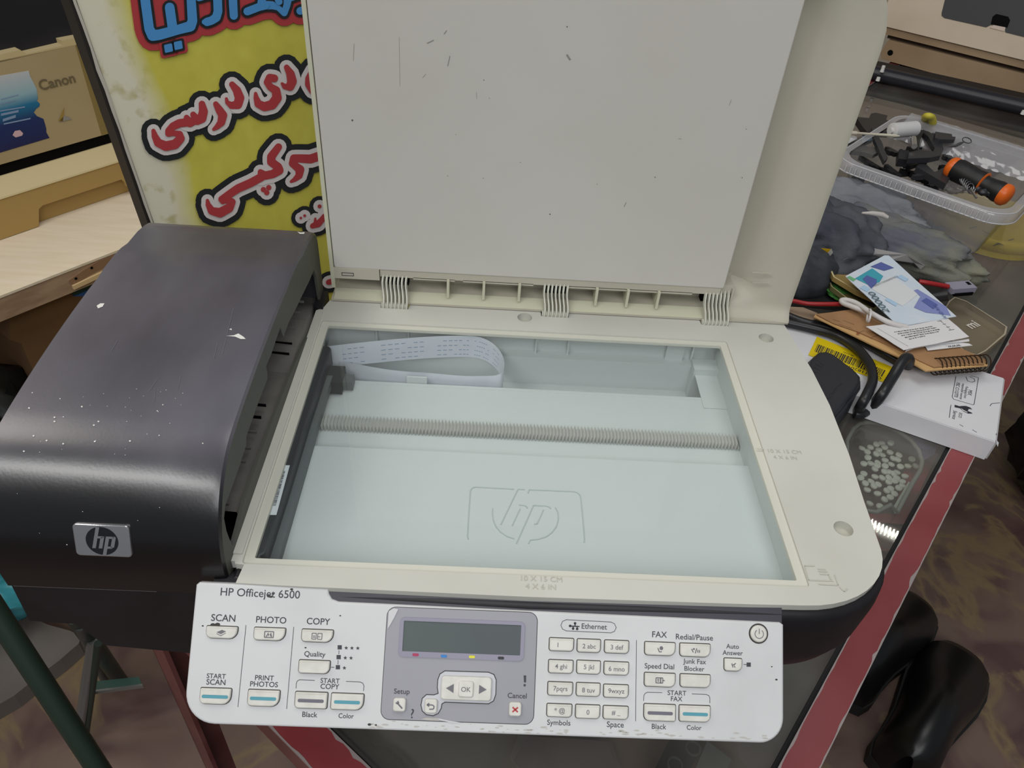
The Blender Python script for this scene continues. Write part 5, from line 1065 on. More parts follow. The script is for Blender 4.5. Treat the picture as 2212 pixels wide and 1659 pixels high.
# --- cables and small stuff near the lid
def cable(name, pts, r, M, label, cat='cable', group=None, extra=None):
    b = MB(); b.tube(smooth_path([gz(*p) for p in pts], 6), r, 8)
    if extra: extra(b)
    return b.build(name, M, smooth=60, label=label, cat=cat, group=group)
m_wc = mat('cable_white', 'c9c5c4', .4)
def tie(b):
    o = gz(1877, 682, NZ + .012); b.tube([o + V((.006 * cos(q) * .5, .009 * cos(q), .006 * sin(q))) for q in [2 * pi * i / 14 for i in range(14)]], .0012, 6, 0, closed=True)
cable('charging_cable', [(1958, 706, NZ + .006), (1920, 698, NZ + .007), (1880, 678, NZ + .008), (1840, 662, NZ + .007), (1822, 655, NZ + .006), (1818, 649, NZ + .007), (1828, 648, NZ + .008), (1850, 655, NZ + .010), (1880, 675, NZ + .012), (1915, 694, NZ + .010), (1945, 704, NZ + .008)], .0030, m_wc, 'coiled white charging cable tied with a band, on the kraft notebook', extra=tie)
def plug(b): pass
cable('jumper_wire', [(1690, 650, T + .040), (1712, 650, T + .042), (1745, 656, T + .044), (1790, 657, T + .046), (1818, 657, T + .046)], .0026, mat('wire_red', '9c2126', .4), 'red wire running out from behind the lid to the white cable', cat='wire')
w2 = thing('sata_lead', gz(2040, 617, T + .03), 'red and black drive lead with a grey plug, right of the banknote', 'cable')
b = MB(); b.tube(smooth_path([gz(*p) for p in ((1985, 608, T + .045), (2010, 612, T + .045), (2048, 619, T + .040))], 5), .0030, 8); b.build('red_wire', MATS['wire_red'], w2, smooth=60)
b = MB(); b.tube(smooth_path([gz(*p) for p in ((1980, 640, T + .020), (2015, 641, T + .026), (2048, 636, T + .034))], 5), .008, 8); b.build('black_sleeve', mat('sleeve_black', '29282a', .3), w2, smooth=60)
b = MB(); o = gz(2048, 622, T + .038); X = (gz(2100, 618, T + .038) - o); Y = V((-X.y, X.x, 0)).normalized(); b.obox(o - Y * .008 + V((0, 0, -.004)), X, Y * .016, (0, 0, .007), 0); b.obox(o - Y * .0095 + X * .15 + V((0, 0, -.007)), X * .75, Y * .004, (0, 0, .004), 1); b.obox(o - Y * .001 + X * .78 + V((0, 0, .003)), X * .12, Y * .006, (0, 0, .0006), 1)
b.build('grey_plug', [mat('plug_grey', '8c8a9a', .4), m_dark], w2, smooth=0)
b = MB(); sheet(b, [(1700, 662), (1735, 664), (1765, 676), (1770, 690), (1740, 692), (1700, 680)], BXZ + .003, .0008); b.build('paper_scrap', mat('scrap_brown', '94806c', .8), smooth=0, label='brown paper scrap poking out behind the lid corner', cat='paper')
b = MB(); P = [gz(u, v, z) for u, v, z in ((1752, 534, T + .05), (1796, 538, T + .06), (1792, 552, T + .05), (1766, 572, T + .03), (1760, 560, T + .05))]; b.prism(P, (0, 0, -.002), 0); P = [gz(u, v, z) for u, v, z in ((1796, 537, T + .061), (1799, 545, T + .058), (1772, 572, T + .031), (1766, 571, T + .03))]; b.prism(P, (0, 0, -.002), 1)
b.build('snack_wrapper', [mat('wrapper_yellow', 'c39a0e', .35), mat('wrapper_white', 'b9b9b6', .4)], smooth=0, label='crumpled yellow and white wrapper between the rags and the lid', cat='wrapper')
b = MB(); c = gz(1735, 595, T + .02); b.blob((c.x, c.y, T + .026), (.055, .040, .030), 31, .12, 2, zmin=T + .0008, rot=.6); b.build('felt_pouch', mat('pouch_grey', '2f3136', .8, c2='3c3f44', scale=60), smooth=60, label='dark grey felt pouch beside the lid, below the yellow wrapper', cat='pouch')
b = MB(); sheet(b, [(1690, 612), (1740, 600), (1792, 605), (1840, 632), (1860, 648), (1800, 652), (1690, 642)], T + .012, .0110); b.build('plastic_tray', mat('tray_dark', '3b3b39', .35, c2='2d2e2e', scale=14), smooth=0, label='flat dark plastic tray lying behind the lid corner, under the wires', cat='tray')
b = MB(); c = gz(1808, 628, T + .016); b.blob((c.x, c.y, T + .020), (.018, .026, .007), 2, .2, 2); b.build('green_sponge', mat('sponge_green', '3d7a34', .8), smooth=60, label='green scrap of sponge beneath the phone cases', cat='sponge')
# --- grey rags
def rag(c, r, seed, rot, label, col1, col2, lift=0):
    b = MB(); q = gz(*c, T + r[2]); b.blob((q.x, q.y, T + r[2] * .9 + lift), r, seed, .22, 1.7, 72, 44, zmin=T + .0008 + lift, rot=rot, fold=.07)
    return b.build('rag', mat('rag_%d' % seed, col1, .95, c2=col2, scale=14, lo=.42, hi=.78, bump=.35, bscale=420, spec=.1, detail=7), smooth=80, label=label, cat='rag', group='grey cleaning rags')
rag((1772, 505), (.070, .078, .044), 41, .3, 'dark grey dirty rag bunched against the open lid', '44474f', '63656a')
rag((1905, 520), (.128, .050, .036), 42, -.50, 'long grey rag with olive streaks, its tip above the banknote', '5c5e68', '86856f')
rag((1845, 446), (.100, .048, .034), 43, -.50, 'pale grey rag lying behind the others, nearest the plastic tub', '6c6e76', '8a8b8c')
b = MB(); P = [(1822, 560, T + .052), (1850, 548, T + .055), (1880, 548, T + .052), (1930, 560, T + .050), (1975, 566, T + .046), (1990, 580, T + .040), (1998, 572, T + .046), (1960, 550, T + .056), (1880, 535, T + .06)]
b.prism([gz(*p) for p in P], (0, 0, -.0015)); b.build('cloth_scrap', mat('scrap_pale', '8d8b8a', .8), smooth=0, label='pale grey cloth edge between the long rag and the banknote', cat='cloth')
b = MB(); b.tube([gz(1862, 460, T + .095), gz(1885, 461, T + .095), gz(1905, 464, T + .092), gz(1918, 470, T + .090)], [.0012, .0030, .0036, .0022], 8); b.build('cotton_swab', mat('swab_white', 'b8b2ad', .8), smooth=60, label='white cotton swab lying on the grey rags', cat='swab')
# --- plastic tub of small parts
TZ = T + .085
rim_px = [(1812, 332), (1900, 236), (2212, 322), (2290, 345), (2310, 380), (2240, 445), (2170, 457), (2110, 452)]
m_tub = clear_mat('tub_plastic', tint=(.93, .94, .95), dust=.18, dustcol=(190, 190, 195), rough=.12); m_tubrim = clear_mat('tub_rim', tint=(.95, .95, .97), dust=.42, dustcol=(200, 200, 206), rough=.1)
A_, B_, C_, D_ = gz(1806, 340, TZ), gz(2155, 462, TZ), gz(1893, 232, TZ), gz(2212, 322, TZ)
ux = (B_ - A_); Lt = ux.length * 1.06; ux.normalize(); uy = V((-ux.y, ux.x, 0)); Wt = ((C_ - A_).dot(uy) + (D_ - A_).dot(uy)) / 2; off0 = 0
tub = thing('plastic_tub', A_ + ux * Lt / 2 + uy * Wt / 2 + V((0, 0, T - TZ)), 'clear plastic tub full of small black machine parts, on the counter', 'tub')
def trr(x0, y0, x1, y1, r, z): return [A_ + ux * p[0] + uy * p[1] + V((0, 0, z - TZ)) for p in rrect(x0, y0, x1, y1, r, 8)]
tp = lambda x, y, z: A_ + ux * x + uy * y + V((0, 0, z - TZ))
b = MB(); R0_, R1_ = trr(0.008, 0.008, Lt - .008, Wt - .008, .032, TZ), trr(.020, .020, Lt - .020, Wt - .020, .030, T + .008)
R2_ = trr(.024, .024, Lt - .024, Wt - .024, .028, T + .0035)
b.grid([R0_ + R0_[:1], R1_ + R1_[:1], R2_ + R2_[:1]]); b.poly(R2_); tub_b = b.build('tub_body', m_tub, tub, smooth=60)
b = MB(); o0, o1, o2_, o3 = trr(.006, .006, Lt - .006, Wt - .006, .033, TZ + .001), trr(-.004, -.004, Lt + .004, Wt + .004, .036, TZ), trr(-.006, -.006, Lt + .006, Wt + .006, .037, TZ - .003), trr(-.007, -.007, Lt + .007, Wt + .007, .038, TZ - .013)
b.grid([o0 + o0[:1], o1 + o1[:1], o2_ + o2_[:1], o3 + o3[:1]])
n = len(o2_)
m_riml = mat('tub_rib', 'b9b9bd', .4)
for i in range(0, 28): 
    x = .02 + (Lt - .04) * i / 27; b.obox(tp(x, -.0085, TZ - .013), ux * .0012, uy * .0020, (0, 0, .010), 1)
b.tube(o3, .0009, 6, 1, closed=True); b.tube(o1, .0008, 6, 1, closed=True)
b.build('tub_rim', [m_tubrim, m_riml], tub, smooth=40)
b = MB(); r_ = random.Random(8); nx_, ny_ = 40, 14
def bub(i, j): return .0018 * max(0, sin(i * 1.9) * sin(j * 2.1)) + .0012 * noise.noise(V((i * .4, j * .4, 1)))
b.grid([[tp(.012 + (Lt - .03) * i / nx_, Wt - .002 - .050 * j / ny_, TZ + .006 - .030 * (j / ny_) ** 1.5 + bub(i, j) * 1.4) for i in range(nx_ + 1)] for j in range(ny_ + 1)])
b.build('bubble_wrap', clear_mat('bubble_film', tint=(.9, .9, .92), dust=.45, dustcol=(180, 180, 184), rough=.08, fres=1.8), smooth=60, label='sheet of bubble wrap lining the far side of the plastic tub', cat='bubble wrap')
# parts in the tub
m_pb = [mat('part_black', '1d1e21', .4), mat('part_charcoal', '2c2d31', .45), mat('part_dark', '26272a', .35)]
def part_px(name, px, z, th, M, label, cat='machine part', group=None, holes=()):
    b = MB(); P = [gz(u, v, z) for u, v in px]; H = [[gz(u, v, z) for u, v in h] for h in holes]; b.prism(P, (0, 0, -th), 0, None, H); return b.build(name, M, smooth=0, label=label, cat=cat, group=group)
a4 = lambda x, y: (1790 + x / 8.295, 180 + y / 8.295); a5 = lambda x, y: (1990 + x / 6.635, 230 + y / 6.635)
PZ_ = T + .066
part_px('machine_bracket', [a4(*p) for p in ((1640, 880), (1690, 700), (1740, 640), (1800, 760), (1850, 800), (1990, 900), (2060, 1180), (2010, 1290), (1830, 1330), (1420, 1350), (1440, 1230), (1600, 1200), (1560, 1010), (1500, 960), (1500, 900), (1560, 885))], PZ_ + .014, .008, m_pb[1], 'large black bracket with a triangular opening, in the middle of the tub', holes=[[a4(*p) for p in ((1700, 880), (1790, 960), (1900, 1160), (1880, 1220), (1620, 1190), (1640, 1000))]])
part_px('machine_bracket', [a4(*p) for p in ((490, 600), (600, 610), (720, 620), (760, 540), (840, 525), (1060, 575), (1030, 650), (1180, 720), (1090, 770), (1110, 810), (1080, 860), (930, 860), (690, 870), (640, 820))], PZ_ + .016, .010, m_pb[0], 'black bracket at the far left end of the tub')
part_px('machine_lever', [a4(*p) for p in ((770, 790), (835, 800), (860, 900), (960, 1060), (990, 1160), (1060, 1330), (1000, 1400), (920, 1240), (860, 1090), (800, 960))], PZ_ + .018, .006, m_pb[1], 'long black lever lying slantwise in the tub')
part_px('plastic_frame', [a4(*p) for p in ((320, 1100), (540, 960), (780, 900), (790, 1000), (650, 1060), (640, 1110), (720, 1140), (860, 1150), (900, 1230), (800, 1280), (600, 1230), (400, 1210), (350, 1180))], PZ_ + .010, .006, mat('part_grey', '5a5855', .5), 'grey plastic frame at the near left corner of the tub')  # grey plastic frame among the loose parts
part_px('machine_block', [a4(*p) for p in ((1260, 1190), (1310, 1170), (1330, 1190), (1440, 1200), (1440, 1370), (1250, 1350))], PZ_ + .008, .012, m_pb[0], 'small black block at the foot of the large bracket')
part_px('machine_comb', [a4(*p) for p in ((1570, 1490), (1640, 1430), (1760, 1460), (1900, 1590), (2080, 1500), (2190, 1660), (2100, 1800), (1960, 1720))], PZ_ + .004, .010, m_pb[1], 'black comb-like part near the front of the tub')
part_px('forked_arm', [a5(*p) for p in ((205, 360), (440, 395), (445, 430), (495, 435), (485, 470), (440, 475), (270, 470), (200, 450))], PZ_ + .020, .006, m_pb[1], 'black forked arm sticking out beyond the large bracket')  # forked machine arm among the loose parts
part_px('blue_tape', [a4(*p) for p in ((600, 950), (780, 900), (780, 1010), (600, 1060))], PZ_ + .0165, .0006, mat('tape_blue', '5c7486', .4), 'pale blue tape scrap on the grey frame', cat='tape')
r_ = random.Random(17)
for k in range(38):
    x, y = r_.uniform(.03, Lt - .11), r_.uniform(.028, Wt - .060); a = r_.uniform(0, pi); o = tp(x, y, T + r_.uniform(.022, .060)); X = V((cos(a), sin(a), r_.uniform(-.2, .2))); Y = V((-sin(a), cos(a), 0)); L, W2 = r_.uniform(.018, .04), r_.uniform(.006, .014)
    b = MB(); q = [(0, 0), (L, 0), (L, W2 * .5), (L * .6, W2 * .5), (L * .6, W2), (L * .2, W2), (L * .2, W2 * .7), (0, W2 * .7)]; b.prism([o + X * p[0] + Y * p[1] for p in q], (0, 0, .007)); b.build('machine_clip', m_pb[k % 3], smooth=0, label='small black plastic clip in the heap inside the tub', cat='machine part', group='black clips in the tub')
b = MB(); o, e = gz(*a4(1130, 850), PZ_ + .026), gz(*a4(1560, 810), PZ_ + .026); b.tube([o, o.lerp(e, .02), o.lerp(e, .98), e], [.010, .0115, .0115, .010], 16); b.tube([o - (e - o) * .10, e + (e - o) * .08], .005, 10); b.build('thread_spool', mat('spool_white', 'c5c4c4', .7), smooth=50, label='white thread spool lying across the tub parts', cat='spool')
b = MB(); o, e = gz(*a4(330, 880), PZ_ + .024), gz(*a4(1270, 945), PZ_ + .026); b.tube([o, o.lerp(e, .18), o.lerp(e, .2), o.lerp(e, .85), o.lerp(e, .9), e], [.0030, .0030, .0018, .0024, .0028, .0010], 8); b.build('plastic_rod', mat('rod_ivory', 'bfb9a8', .5), smooth=60, label='ivory plastic rod lying in front of the thread spool', cat='rod')
b = MB(); o, e = gz(*a4(1520, 985), PZ_ + .024), gz(*a4(1535, 1130), PZ_ + .022); b.tube([o, e], .0042, 10); b.build('metal_pin', mat('pin_steel', 'b9b7b2', .25, metal=.8), smooth=50, label='short steel pin on the large black bracket', cat='pin')
b = MB(); o, e = gz(*a4(290, 1060), PZ_ + .014), gz(*a4(450, 975), PZ_ + .014); b.tube([o, e], .0055, 8, 0, .6); b.build('white_cap', mat('cap_white', 'c3c3c4', .5), smooth=50, label='white plastic cap at the near left corner of the tub', cat='cap')  # white plastic cap among the loose parts
b = MB(); b.tube(smooth_path([gz(*a5(*p), PZ_ + .028 + dz) for p, dz in (((60, 190), -.006), ((62, 150), .004), ((105, 135), .010), ((150, 160), .006), ((165, 230), -.004), ((140, 260), -.01))], 5), .0062, 8, 0, .8); b.build('clip_hook', mat('hook_yellow', 'c2b53e', .5), smooth=60, label='yellow hook-shaped clip on top of the black bracket', cat='clip')
b = MB(); o = gz(*a5(655, 485), PZ_ + .022); b.tube([o + V((.0068 * cos(q), .0068 * sin(q) * .9, .002 * sin(q))) for q in [2 * pi * i / 18 for i in range(18)]], .0008, 6, closed=True); b.tube([gz(*a5(608, 510), PZ_ + .022), gz(*a5(560, 530), PZ_ + .020), gz(*a5(490, 565), PZ_ + .018), gz(*a5(380, 575), PZ_ + .016)], [.0010, .0024, .0022, .0008], 8); b.build('ring_screw', mat('ring_grey', '58585a', .35, metal=.5), smooth=60, label='thin metal ring screw on the bubble wrap', cat='ring')
sd = thing('screwdriver', gz(2130, 390, T + .05), 'orange and black screwdriver handle lying in the tub', 'screwdriver')
o, e = gz(*a5(400, 850), PZ_ + .014), gz(*a5(1240, 1290), PZ_ + .006); ln = lambda t: o.lerp(e, t)
b = MB(); b.tube([ln(t) for t in (.08, .16, .30, .45, .55, .62, .72, .84, .93, .98)], [.0145, .0165, .0160, .0150, .0158, .0120, .0130, .0150, .0140, .009], 16); b.build('grip', mat('grip_black', '161618', .5), sd, smooth=60)
b = MB(); b.tube([ln(t) for t in (-.03, -.01, .03, .08, .11)], [.006, .0115, .0150, .0158, .0150], 16); b.tube([ln(t) for t in (.90, .94, .99, 1.03, 1.05)], [.0150, .0158, .0150, .0110, .004], 16); b.tube([ln(t) for t in (.575, .59, .60)], [.0155, .0165, .0150], 16); b.build('orange_band', mat('grip_orange', 'd9641c', .35), sd, smooth=60)
b = MB(); o, d = gz(*a5(560, 985), PZ_ + .010), gz(*a5(720, 1190), PZ_ + .004) - gz(*a5(560, 985), PZ_ + .010)
b.tube([o + d * (i / 70) + V((.0055 * cos(i * .72), .004 * sin(i * .72), .0055 * sin(i * .72))) for i in range(71)], .0009, 5); b.build('coil_spring', mat('spring_steel', '77777a', .3, metal=.7), smooth=60, label='steel coil spring beside the screwdriver in the tub', cat='spring')
b = MB(); b.tube([gz(*a5(715, 1190), PZ_ + .006), gz(*a5(790, 1310), PZ_ + .004)], .0018, 6); b.build('metal_pin', MATS['pin_steel'], smooth=60, label='thin steel pin by the front rim of the tub', cat='pin')
b = MB(); P = gz(*a5(420, 1130), T + .04); b.blob((P.x, P.y, T + .045), (.030, .022, .014), 51, .35, 3); b.build('plastic_bag', clear_mat('bag_film', tint=(.93, .93, .94), dust=.35, rough=.1), smooth=60, label='crumpled small clear bag near the front of the tub', cat='bag')
for k, (x, y) in enumerate(((880, 1150), (960, 1180), (900, 1230), (980, 1240), (820, 1180))):
    P = gz(*a5(x, y), PZ_ + .004); b = MB(); b.blob(P, (.008, .006, .005), 60 + k, .3, 2, 14, 8); b.build('machine_clip', m_pb[k % 3], smooth=60, label='small black plastic clip in the heap inside the tub', cat='machine part', group='black clips in the tub')

# --- far end of the counter: roller bar and beige machine
rb_ = thing('roller_bar', cn(1.68, 0, T), 'long black roller bar lying across the far end of the counter', 'roller')
rz = T + .016; r0, r1 = gz(1862, 152, rz), gz(2300, 251, rz)
b = MB(); b.tube([r0, r1], .0150, 16); b.build('tube', mat('roller_black', '1e1e25', .38), rb_, smooth=50)
b = MB(); q0, q1 = gz(1886, 146, T + .022), gz(2300, 238, T + .022); d = (q1 - q0); u_ = V((-d.y, d.x, 0)).normalized(); b.obox(q0 + V((0, 0, -.021)), d, u_ * .052, (0, 0, .022)); b.build('rail', mat('rail_black', '17171b', .45), rb_, smooth=0)
b = MB(); 
for p in ((1907, 149), (1909, 143), (1898, 168), (2212, 240)): c = gz(*p, T + .0335); b.lathe([(.0001, .0015), (.0035, .001), (.0042, -.006)], c, n=12)
b.build('screw_head', mat('screw_white', 'd5d5d2', .3), rb_, smooth=50)
q0, q1 = gz(1893, 128, T + .001), gz(2330, 244, T + .001); d = (q1 - q0).normalized(); u_ = V((-d.y, d.x, 0)); Lm = .62
bm_ = thing('beige_machine', q0 + d * .3 + u_ * .15, 'large beige office machine with a dark window, beyond the black roller bar', 'machine')
fM = lambda u, v, k=0: gp(u, v, q0 + u_ * k, u_)
m_mb = mat('machine_tan', 'a18a6e', .6, c2='8d765b', scale=7, lo=.35, hi=.7); m_mt = mat('machine_beige', 'c4b5a2', .55, c2='b5a48f', scale=6, lo=.4, hi=.75, spec=.3)
zl, zt = fM(1915, 90).z, fM(1905, 62, .012).z
b = MB(); e0 = q0 + d * .004; P = [fM(*q) for q in ((1904, 128), (1902, 116), (1912, 96), (1920, 86))]
z_ = lambda p, z: V((p.x, p.y, z))
b.prism([P[0], P[1], P[2], P[3], z_(q0 + d * Lm, P[3].z), z_(q0 + d * Lm, T + .001)], u_ * .25, 0)
b.obox(z_(e0 + u_ * .010, P[3].z), d * (Lm - .004), u_ * .24, (0, 0, .012), 1)
hc = fM(1923, 114, -.0005); b.add([hc + d * .0062 * cos(q) + V((0, 0, .0062 * sin(q))) for q in [2 * pi * i / 16 for i in range(16)]], [tuple(range(16))], 2)
b.build('lower_panel', [m_mb, mat('machine_groove', '3e2f26', .8), m_dark], bm_, smooth=0)
P2 = [fM(*q, -.006) for q in ((1898, 72), (1905, 86))]; zb2 = P[3].z + .010; zt2 = fM(1912, 56, -.004).z
b = MB(); b.obox(z_(q0 + d * .0 - u_ * .004, zb2), d * Lm, u_ * .26, (0, 0, zt2 - zb2)); b.build('tan_ledge', m_mb, bm_, smooth=0)
tlt = V((0, 0, 1)) * .94 + u_ * .34; oT = z_(q0 - d * .02 - u_ * .010, zt2 + .0005); NT = d.cross(tlt).normalized(); fT = lambda u, v, l=0: gp(u, v, oT + NT * l, NT)
if NT.dot(CAM - oT) < 0: NT = -NT
b = MB(); b.obox(oT, d * (Lm + .02), tlt * .30, -NT * .02, 0); b.build('top_panel', m_mt, bm_, smooth=0)
b = MB(); P = [fT(*q, .0012) for q in ((2046, -20), (2034, 28), (2034, 34), (2040, 39), (2130, 59), (2140, 54), (2170, 58), (2172, 70), (2212, 80), (2330, 108), (2330, -20))]; b.prism(P, -NT * .004, 0)
P = [fT(*q, .0016) for q in ((2140, 52), (2144, 36), (2152, 30), (2178, 36), (2182, 44), (2176, 60))]; b.prism(P, -NT * .003, 1); P = [fT(*q, .0020) for q in ((2138, 60), (2146, 54), (2172, 59), (2170, 68))]; b.prism(P, -NT * .002, 2)
b.build('dark_window', [mat('window_black', '25272a', .5), m_dark, mat('tab_pale', 'c4b3a6', .5)], bm_, smooth=0)

# --- things under the glass
UZ = SH + .0010
m_tab = mat('tablet_white', 'dcdccf', .7)
t8 = lambda x, y: (1840 + x / 5.723, 900 + y / 5.723)
b = MB(); jar = [t8(*p) for p in ((20, 150), (90, 90), (200, 68), (330, 80), (500, 140), (620, 210), (740, 300), (830, 420), (870, 560), (840, 680), (760, 800), (560, 1180), (480, 1090), (300, 1180), (100, 1150), (-60, 700), (-60, 300))]
P = [gz(u, v, UZ + .030) for u, v in jar]; Pb = [gz(u, v, UZ) for u, v in jar]; b.grid([P + P[:1], [p + V((0, 0, -.028)) for p in P] + [P[0] + V((0, 0, -.028))]]); b.poly([p + V((0, 0, -.028)) for p in P])
b.tube(P, .0022, 8, 1, closed=True)
b.build('shallow_dish', [clear_mat('dish_plastic', tint=(.90, .92, .90), dust=.07, dustcol=(150, 152, 146), rough=.1), mat('dish_rim', '8f8f88', .4)], smooth=50, label='clear plastic dish of white tablets under the counter glass, beside the printer', cat='dish')
tabs = [(230, 380), (190, 440), (330, 420), (400, 390), (295, 475), (378, 475), (470, 445), (195, 515), (405, 550), (505, 530), (318, 572), (230, 582), (145, 590), (405, 622), (480, 603), (285, 648), (310, 610), (450, 690), (400, 690), (510, 720), (560, 690), (145, 710), (105, 765), (280, 752), (368, 770), (455, 755), (655, 740), (550, 770), (160, 835), (230, 812), (455, 810), (530, 800), (620, 810), (320, 850), (265, 870), (190, 905), (475, 895), (575, 890), (620, 865), (425, 930), (525, 955), (315, 955), (470, 1005), (398, 1035), (215, 1088), (345, 1110), (740, 530), (690, 618), (785, 622), (575, 490), (370, 330), (480, 330), (300, 350), (120, 400), (560, 545), (600, 620)]
first = None
for i, (x, y) in enumerate(tabs):
    c = gz(*t8(x, y), UZ + .010)
    if first is None:
        b = MB(); b.lathe([(.0001, .0016), (.0027, .0014), (.0035, .0008), (.0035, -.0008), (.0027, -.0014), (.0001, -.0016)], c, n=18); first = b.build('tablet', m_tab, loc=c, smooth=40, label='one of the round white tablets lying in the clear dish under the glass', cat='tablet', group='white tablets in the dish')
    else:
        o = first.copy(); col.objects.link(o); o.location = c + V((0, 0, ZO + .0004 * (i % 5))); o.rotation_euler = (.2 * sin(i * 2.1), .2 * cos(i * 1.3), 0)
b = MB(); sheet(b, [t8(*p) for p in ((700, 250), (860, 170), (1110, 290), (1020, 460), (860, 560), (780, 400))], UZ + .016, .0012, 0); rtext('NANTU', t8(900, 425), V((.9, .42)).normalized(), 36, UZ + .0164, 1, b, .02)
b.build('printed_card', [mat('card_violet', '9186ad', .6), mat('card_ink', '4a4069', .6)], smooth=0, label='violet printed card under the counter glass, by the white carton', cat='card')
b = MB(); sheet(b, [t8(*p) for p in ((505, 1130), (700, 800), (770, 850), (535, 1200))], UZ + .012, .0012); b.build('paper_strip', mat('strip_pale', 'ccd2c6', .7), smooth=0, label='pale paper strip under the glass, right of the white tablets', cat='paper')
b = MB(); sheet(b, [t8(*p) for p in ((650, 640), (840, 640), (1010, 300), (1130, 330), (640, 1330), (300, 1300), (340, 1600), (520, 1660), (300, 1660), (200, 1200), (520, 1200))], UZ + .004, .0012)
b.build('red_wrapper', mat('wrapper_red', 'b04a4a', .5, c2='8f5a55', scale=22), smooth=0, label='red wrapper under the glass, beside the tablets and the counter edge', cat='wrapper')
b = MB(); o = gz(2135, 505, UZ + .0); b.lathe([(.0001, .026), (.070, .026), (.076, .029), (.084, .029), (.086, .025), (.085, .014), (.080, .008), (.082, .0), (.0001, .0)], o + V((0, 0, -.0000)), n=48)
b.build('jar_lid', mat('lid_yellow', 'd9ae10', .4, c2='e6c518', scale=6), smooth=40, label='round yellow jar lid with pen scribble, under the counter glass below the tub', cat='jar lid')
lid_y = [o_ for o_ in col.objects if o_.name == 'jar_lid'][0]
b = MB(); zy = UZ + .0264
for a, c in (((2122, 497), (2140, 508)), ((2140, 508), (2136, 516)), ((2136, 516), (2168, 530)), ((2150, 528), (2190, 516)), ((2145, 531), (2168, 524)), ((2090, 494), (2110, 490))): seg(b, a, c, .0022, zy, 0)
b.build('pen_scribble', mat('pen_dark', '4c4a20', .6), lid_y, smooth=0)
b = MB(); sheet(b, [(1953, 485), (1970, 486), (1990, 496), (2025, 515), (2035, 535), (2022, 545), (2000, 540), (1978, 515), (1968, 496)], UZ + .012, .004); b.build('orange_leaf', mat('leaf_orange', 'd9742e', .5), smooth=0, label='orange leaf-shaped plastic scoop under the glass, left of the yellow lid', cat='scoop')
b = MB(); sheet(b, [(2004, 494), (2010, 483), (2042, 492), (2036, 505)], UZ + .02, .004); b.build('blue_tag', mat('tag_blue', '4d7593', .5), smooth=0, label='small blue tag under the glass, between the orange scoop and yellow lid', cat='tag')
b = MB(); sheet(b, [(2040, 575), (2120, 580), (2132, 590), (2118, 612), (2050, 610)], UZ + .02, .002); b.build('red_packet', mat('packet_red', 'a55d55', .4, c2='b8756a', scale=14), smooth=0, label='red packet under the glass, above the clear phone case', cat='packet')
b = MB(); sheet(b, [(2005, 572), (2046, 574), (2050, 612), (2020, 600)], T + .0016, .0010); b.build('grey_card', mat('card_grey', '5b5a59', .6), smooth=0, label='small dark grey card on the glass, right of the banknote', cat='card')
b = MB(); sheet(b, [(1930, 436), (1990, 462), (1978, 505), (1935, 480)], T + .0014, .0010); 
for k in range(3):
    a0 = radians(120 * k + 20); c = gz(1965, 483, T + .0016); b.tube([c + V((.009 * cos(a0 + q), .009 * sin(a0 + q), 0)) for q in (0, .4, .8, 1.2, 1.6)], .0011, 5, 1)
b.build('recycling_sleeve', [mat('sleeve_grey', '77777b', .5), mat('sleeve_ink', '47464a', .6)], smooth=0, label='grey plastic sleeve with a triangular recycling mark, below the tub', cat='sleeve')
b = MB(); sheet(b, [(1140, 1590), (1310, 1600), (1340, 1680), (1180, 1720), (1110, 1640)], UZ + .020, .003); b.build('pink_packet', mat('packet_pink', '5d4348', .5, c2='48373c', scale=18), smooth=0, label='pinkish packet under the glass in front of the printer', cat='packet')
b = MB(); P = [gz(u, v, UZ + .024 + .002 * ((i * 7) % 3)) for i, (u, v) in enumerate(((1120, 1588), (1320, 1602), (1350, 1680), (1180, 1720), (1100, 1640)))]; b.poly(P); b.build('clear_film', clear_mat('film_clear', dust=.10, fres=1.7, rough=.05), smooth=0, label='clear film over the pinkish packet in front of the printer', cat='film')
sp_ = thing('black_gadget', gz(1440, 1640, UZ), 'black gadget with two chrome rings under the glass in front of the printer', 'gadget')
b = MB(); sheet(b, [(1450, 1590), (1520, 1596), (1480, 1690), (1400, 1690)], UZ + .022, .020); b.build('gadget_body', mat('gadget_black', '17181a', .4), sp_, smooth=0)
b = MB()
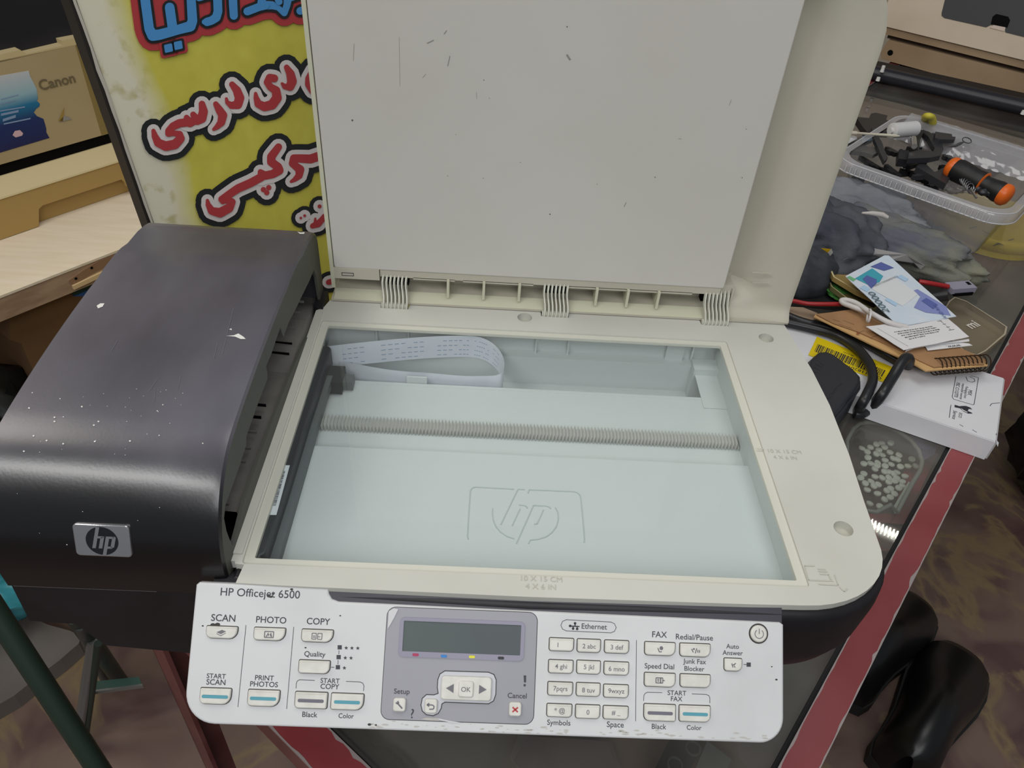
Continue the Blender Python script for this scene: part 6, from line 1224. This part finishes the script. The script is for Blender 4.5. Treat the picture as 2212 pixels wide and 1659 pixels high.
for u, v in ((1497, 1616), (1458, 1651)): c = gz(u, v, UZ + .023); b.tube([c + V((.0050 * cos(q), .0050 * sin(q), 0)) for q in [2 * pi * i / 18 for i in range(18)]], .0009, 6, closed=True)
b.build('chrome_ring', mat('ring_chrome', 'b5b6b4', .2, metal=.9), sp_, smooth=60)
b = MB(); sheet(b, [(1528, 1600), (1580, 1640), (1560, 1690), (1490, 1690)], UZ + .018, .001); b.build('grey_card', MATS['card_grey'], smooth=0, label='dark grey card under the glass, beside the black gadget', cat='card')
b = MB(); b.tube(smooth_path([gz(u, v, UZ + .012) for u, v in ((785, 1570), (800, 1595), (810, 1613), (840, 1620), (875, 1655), (890, 1690))], 5), .0012, 6); b.build('thin_wire', mat('wire_dark', '151414', .5), smooth=60, label='thin dark wire under the glass in front of the printer', cat='wire')

# ceiling lamp with a row of bright tubes, mirrored in the counter glass
G0, G1 = gz(1884, 1128, T), gz(1947, 1156, T); dm = ray(1916, 1142).normalized(); dm = V((dm.x, dm.y, -dm.z)); Lm = 1.55 / dm.z; cL = (G0 + G1) / 2 + dm * Lm
lp_ = thing('scene_lamp', cL + V((0, 0, .03)), 'ceiling lamp with a row of nine short bright tubes, mirrored in the counter glass', 'lamp')
def mir(u, v): d = ray(u, v); g = gz(u, v, T); d = V((d.x, d.y, -d.z)); return g + d * ((cL.z - g.z) / d.z)
M = bpy.data.materials.new('lamp_light'); M.use_nodes = True; bs = M.node_tree.nodes['Principled BSDF']; bs.inputs['Emission Color'].default_value = (1, .97, .88, 1); bs.inputs['Emission Strength'].default_value = 30
for k in range(9):
    u, v = 1884 + 7.9 * k, 1128 + 3.6 * k; b = MB(); P = [mir(*q) for q in ((u - 1.2, v - 7), (u + 2.4, v - 7), (u + 1.0, v + 7), (u - 2.6, v + 7))]; b.prism(P, (0, 0, .008)); b.build('lamp_tube', M, lp_, smooth=0)
b = MB(); P = [mir(*q) for q in ((1868, 1105), (1962, 1145), (1960, 1180), (1866, 1140))]; b.prism([p + V((0, 0, .010)) for p in P], (0, 0, .04)); b.build('lamp_housing', mat('lamp_white', 'c8c8c6', .5), lp_, smooth=0)
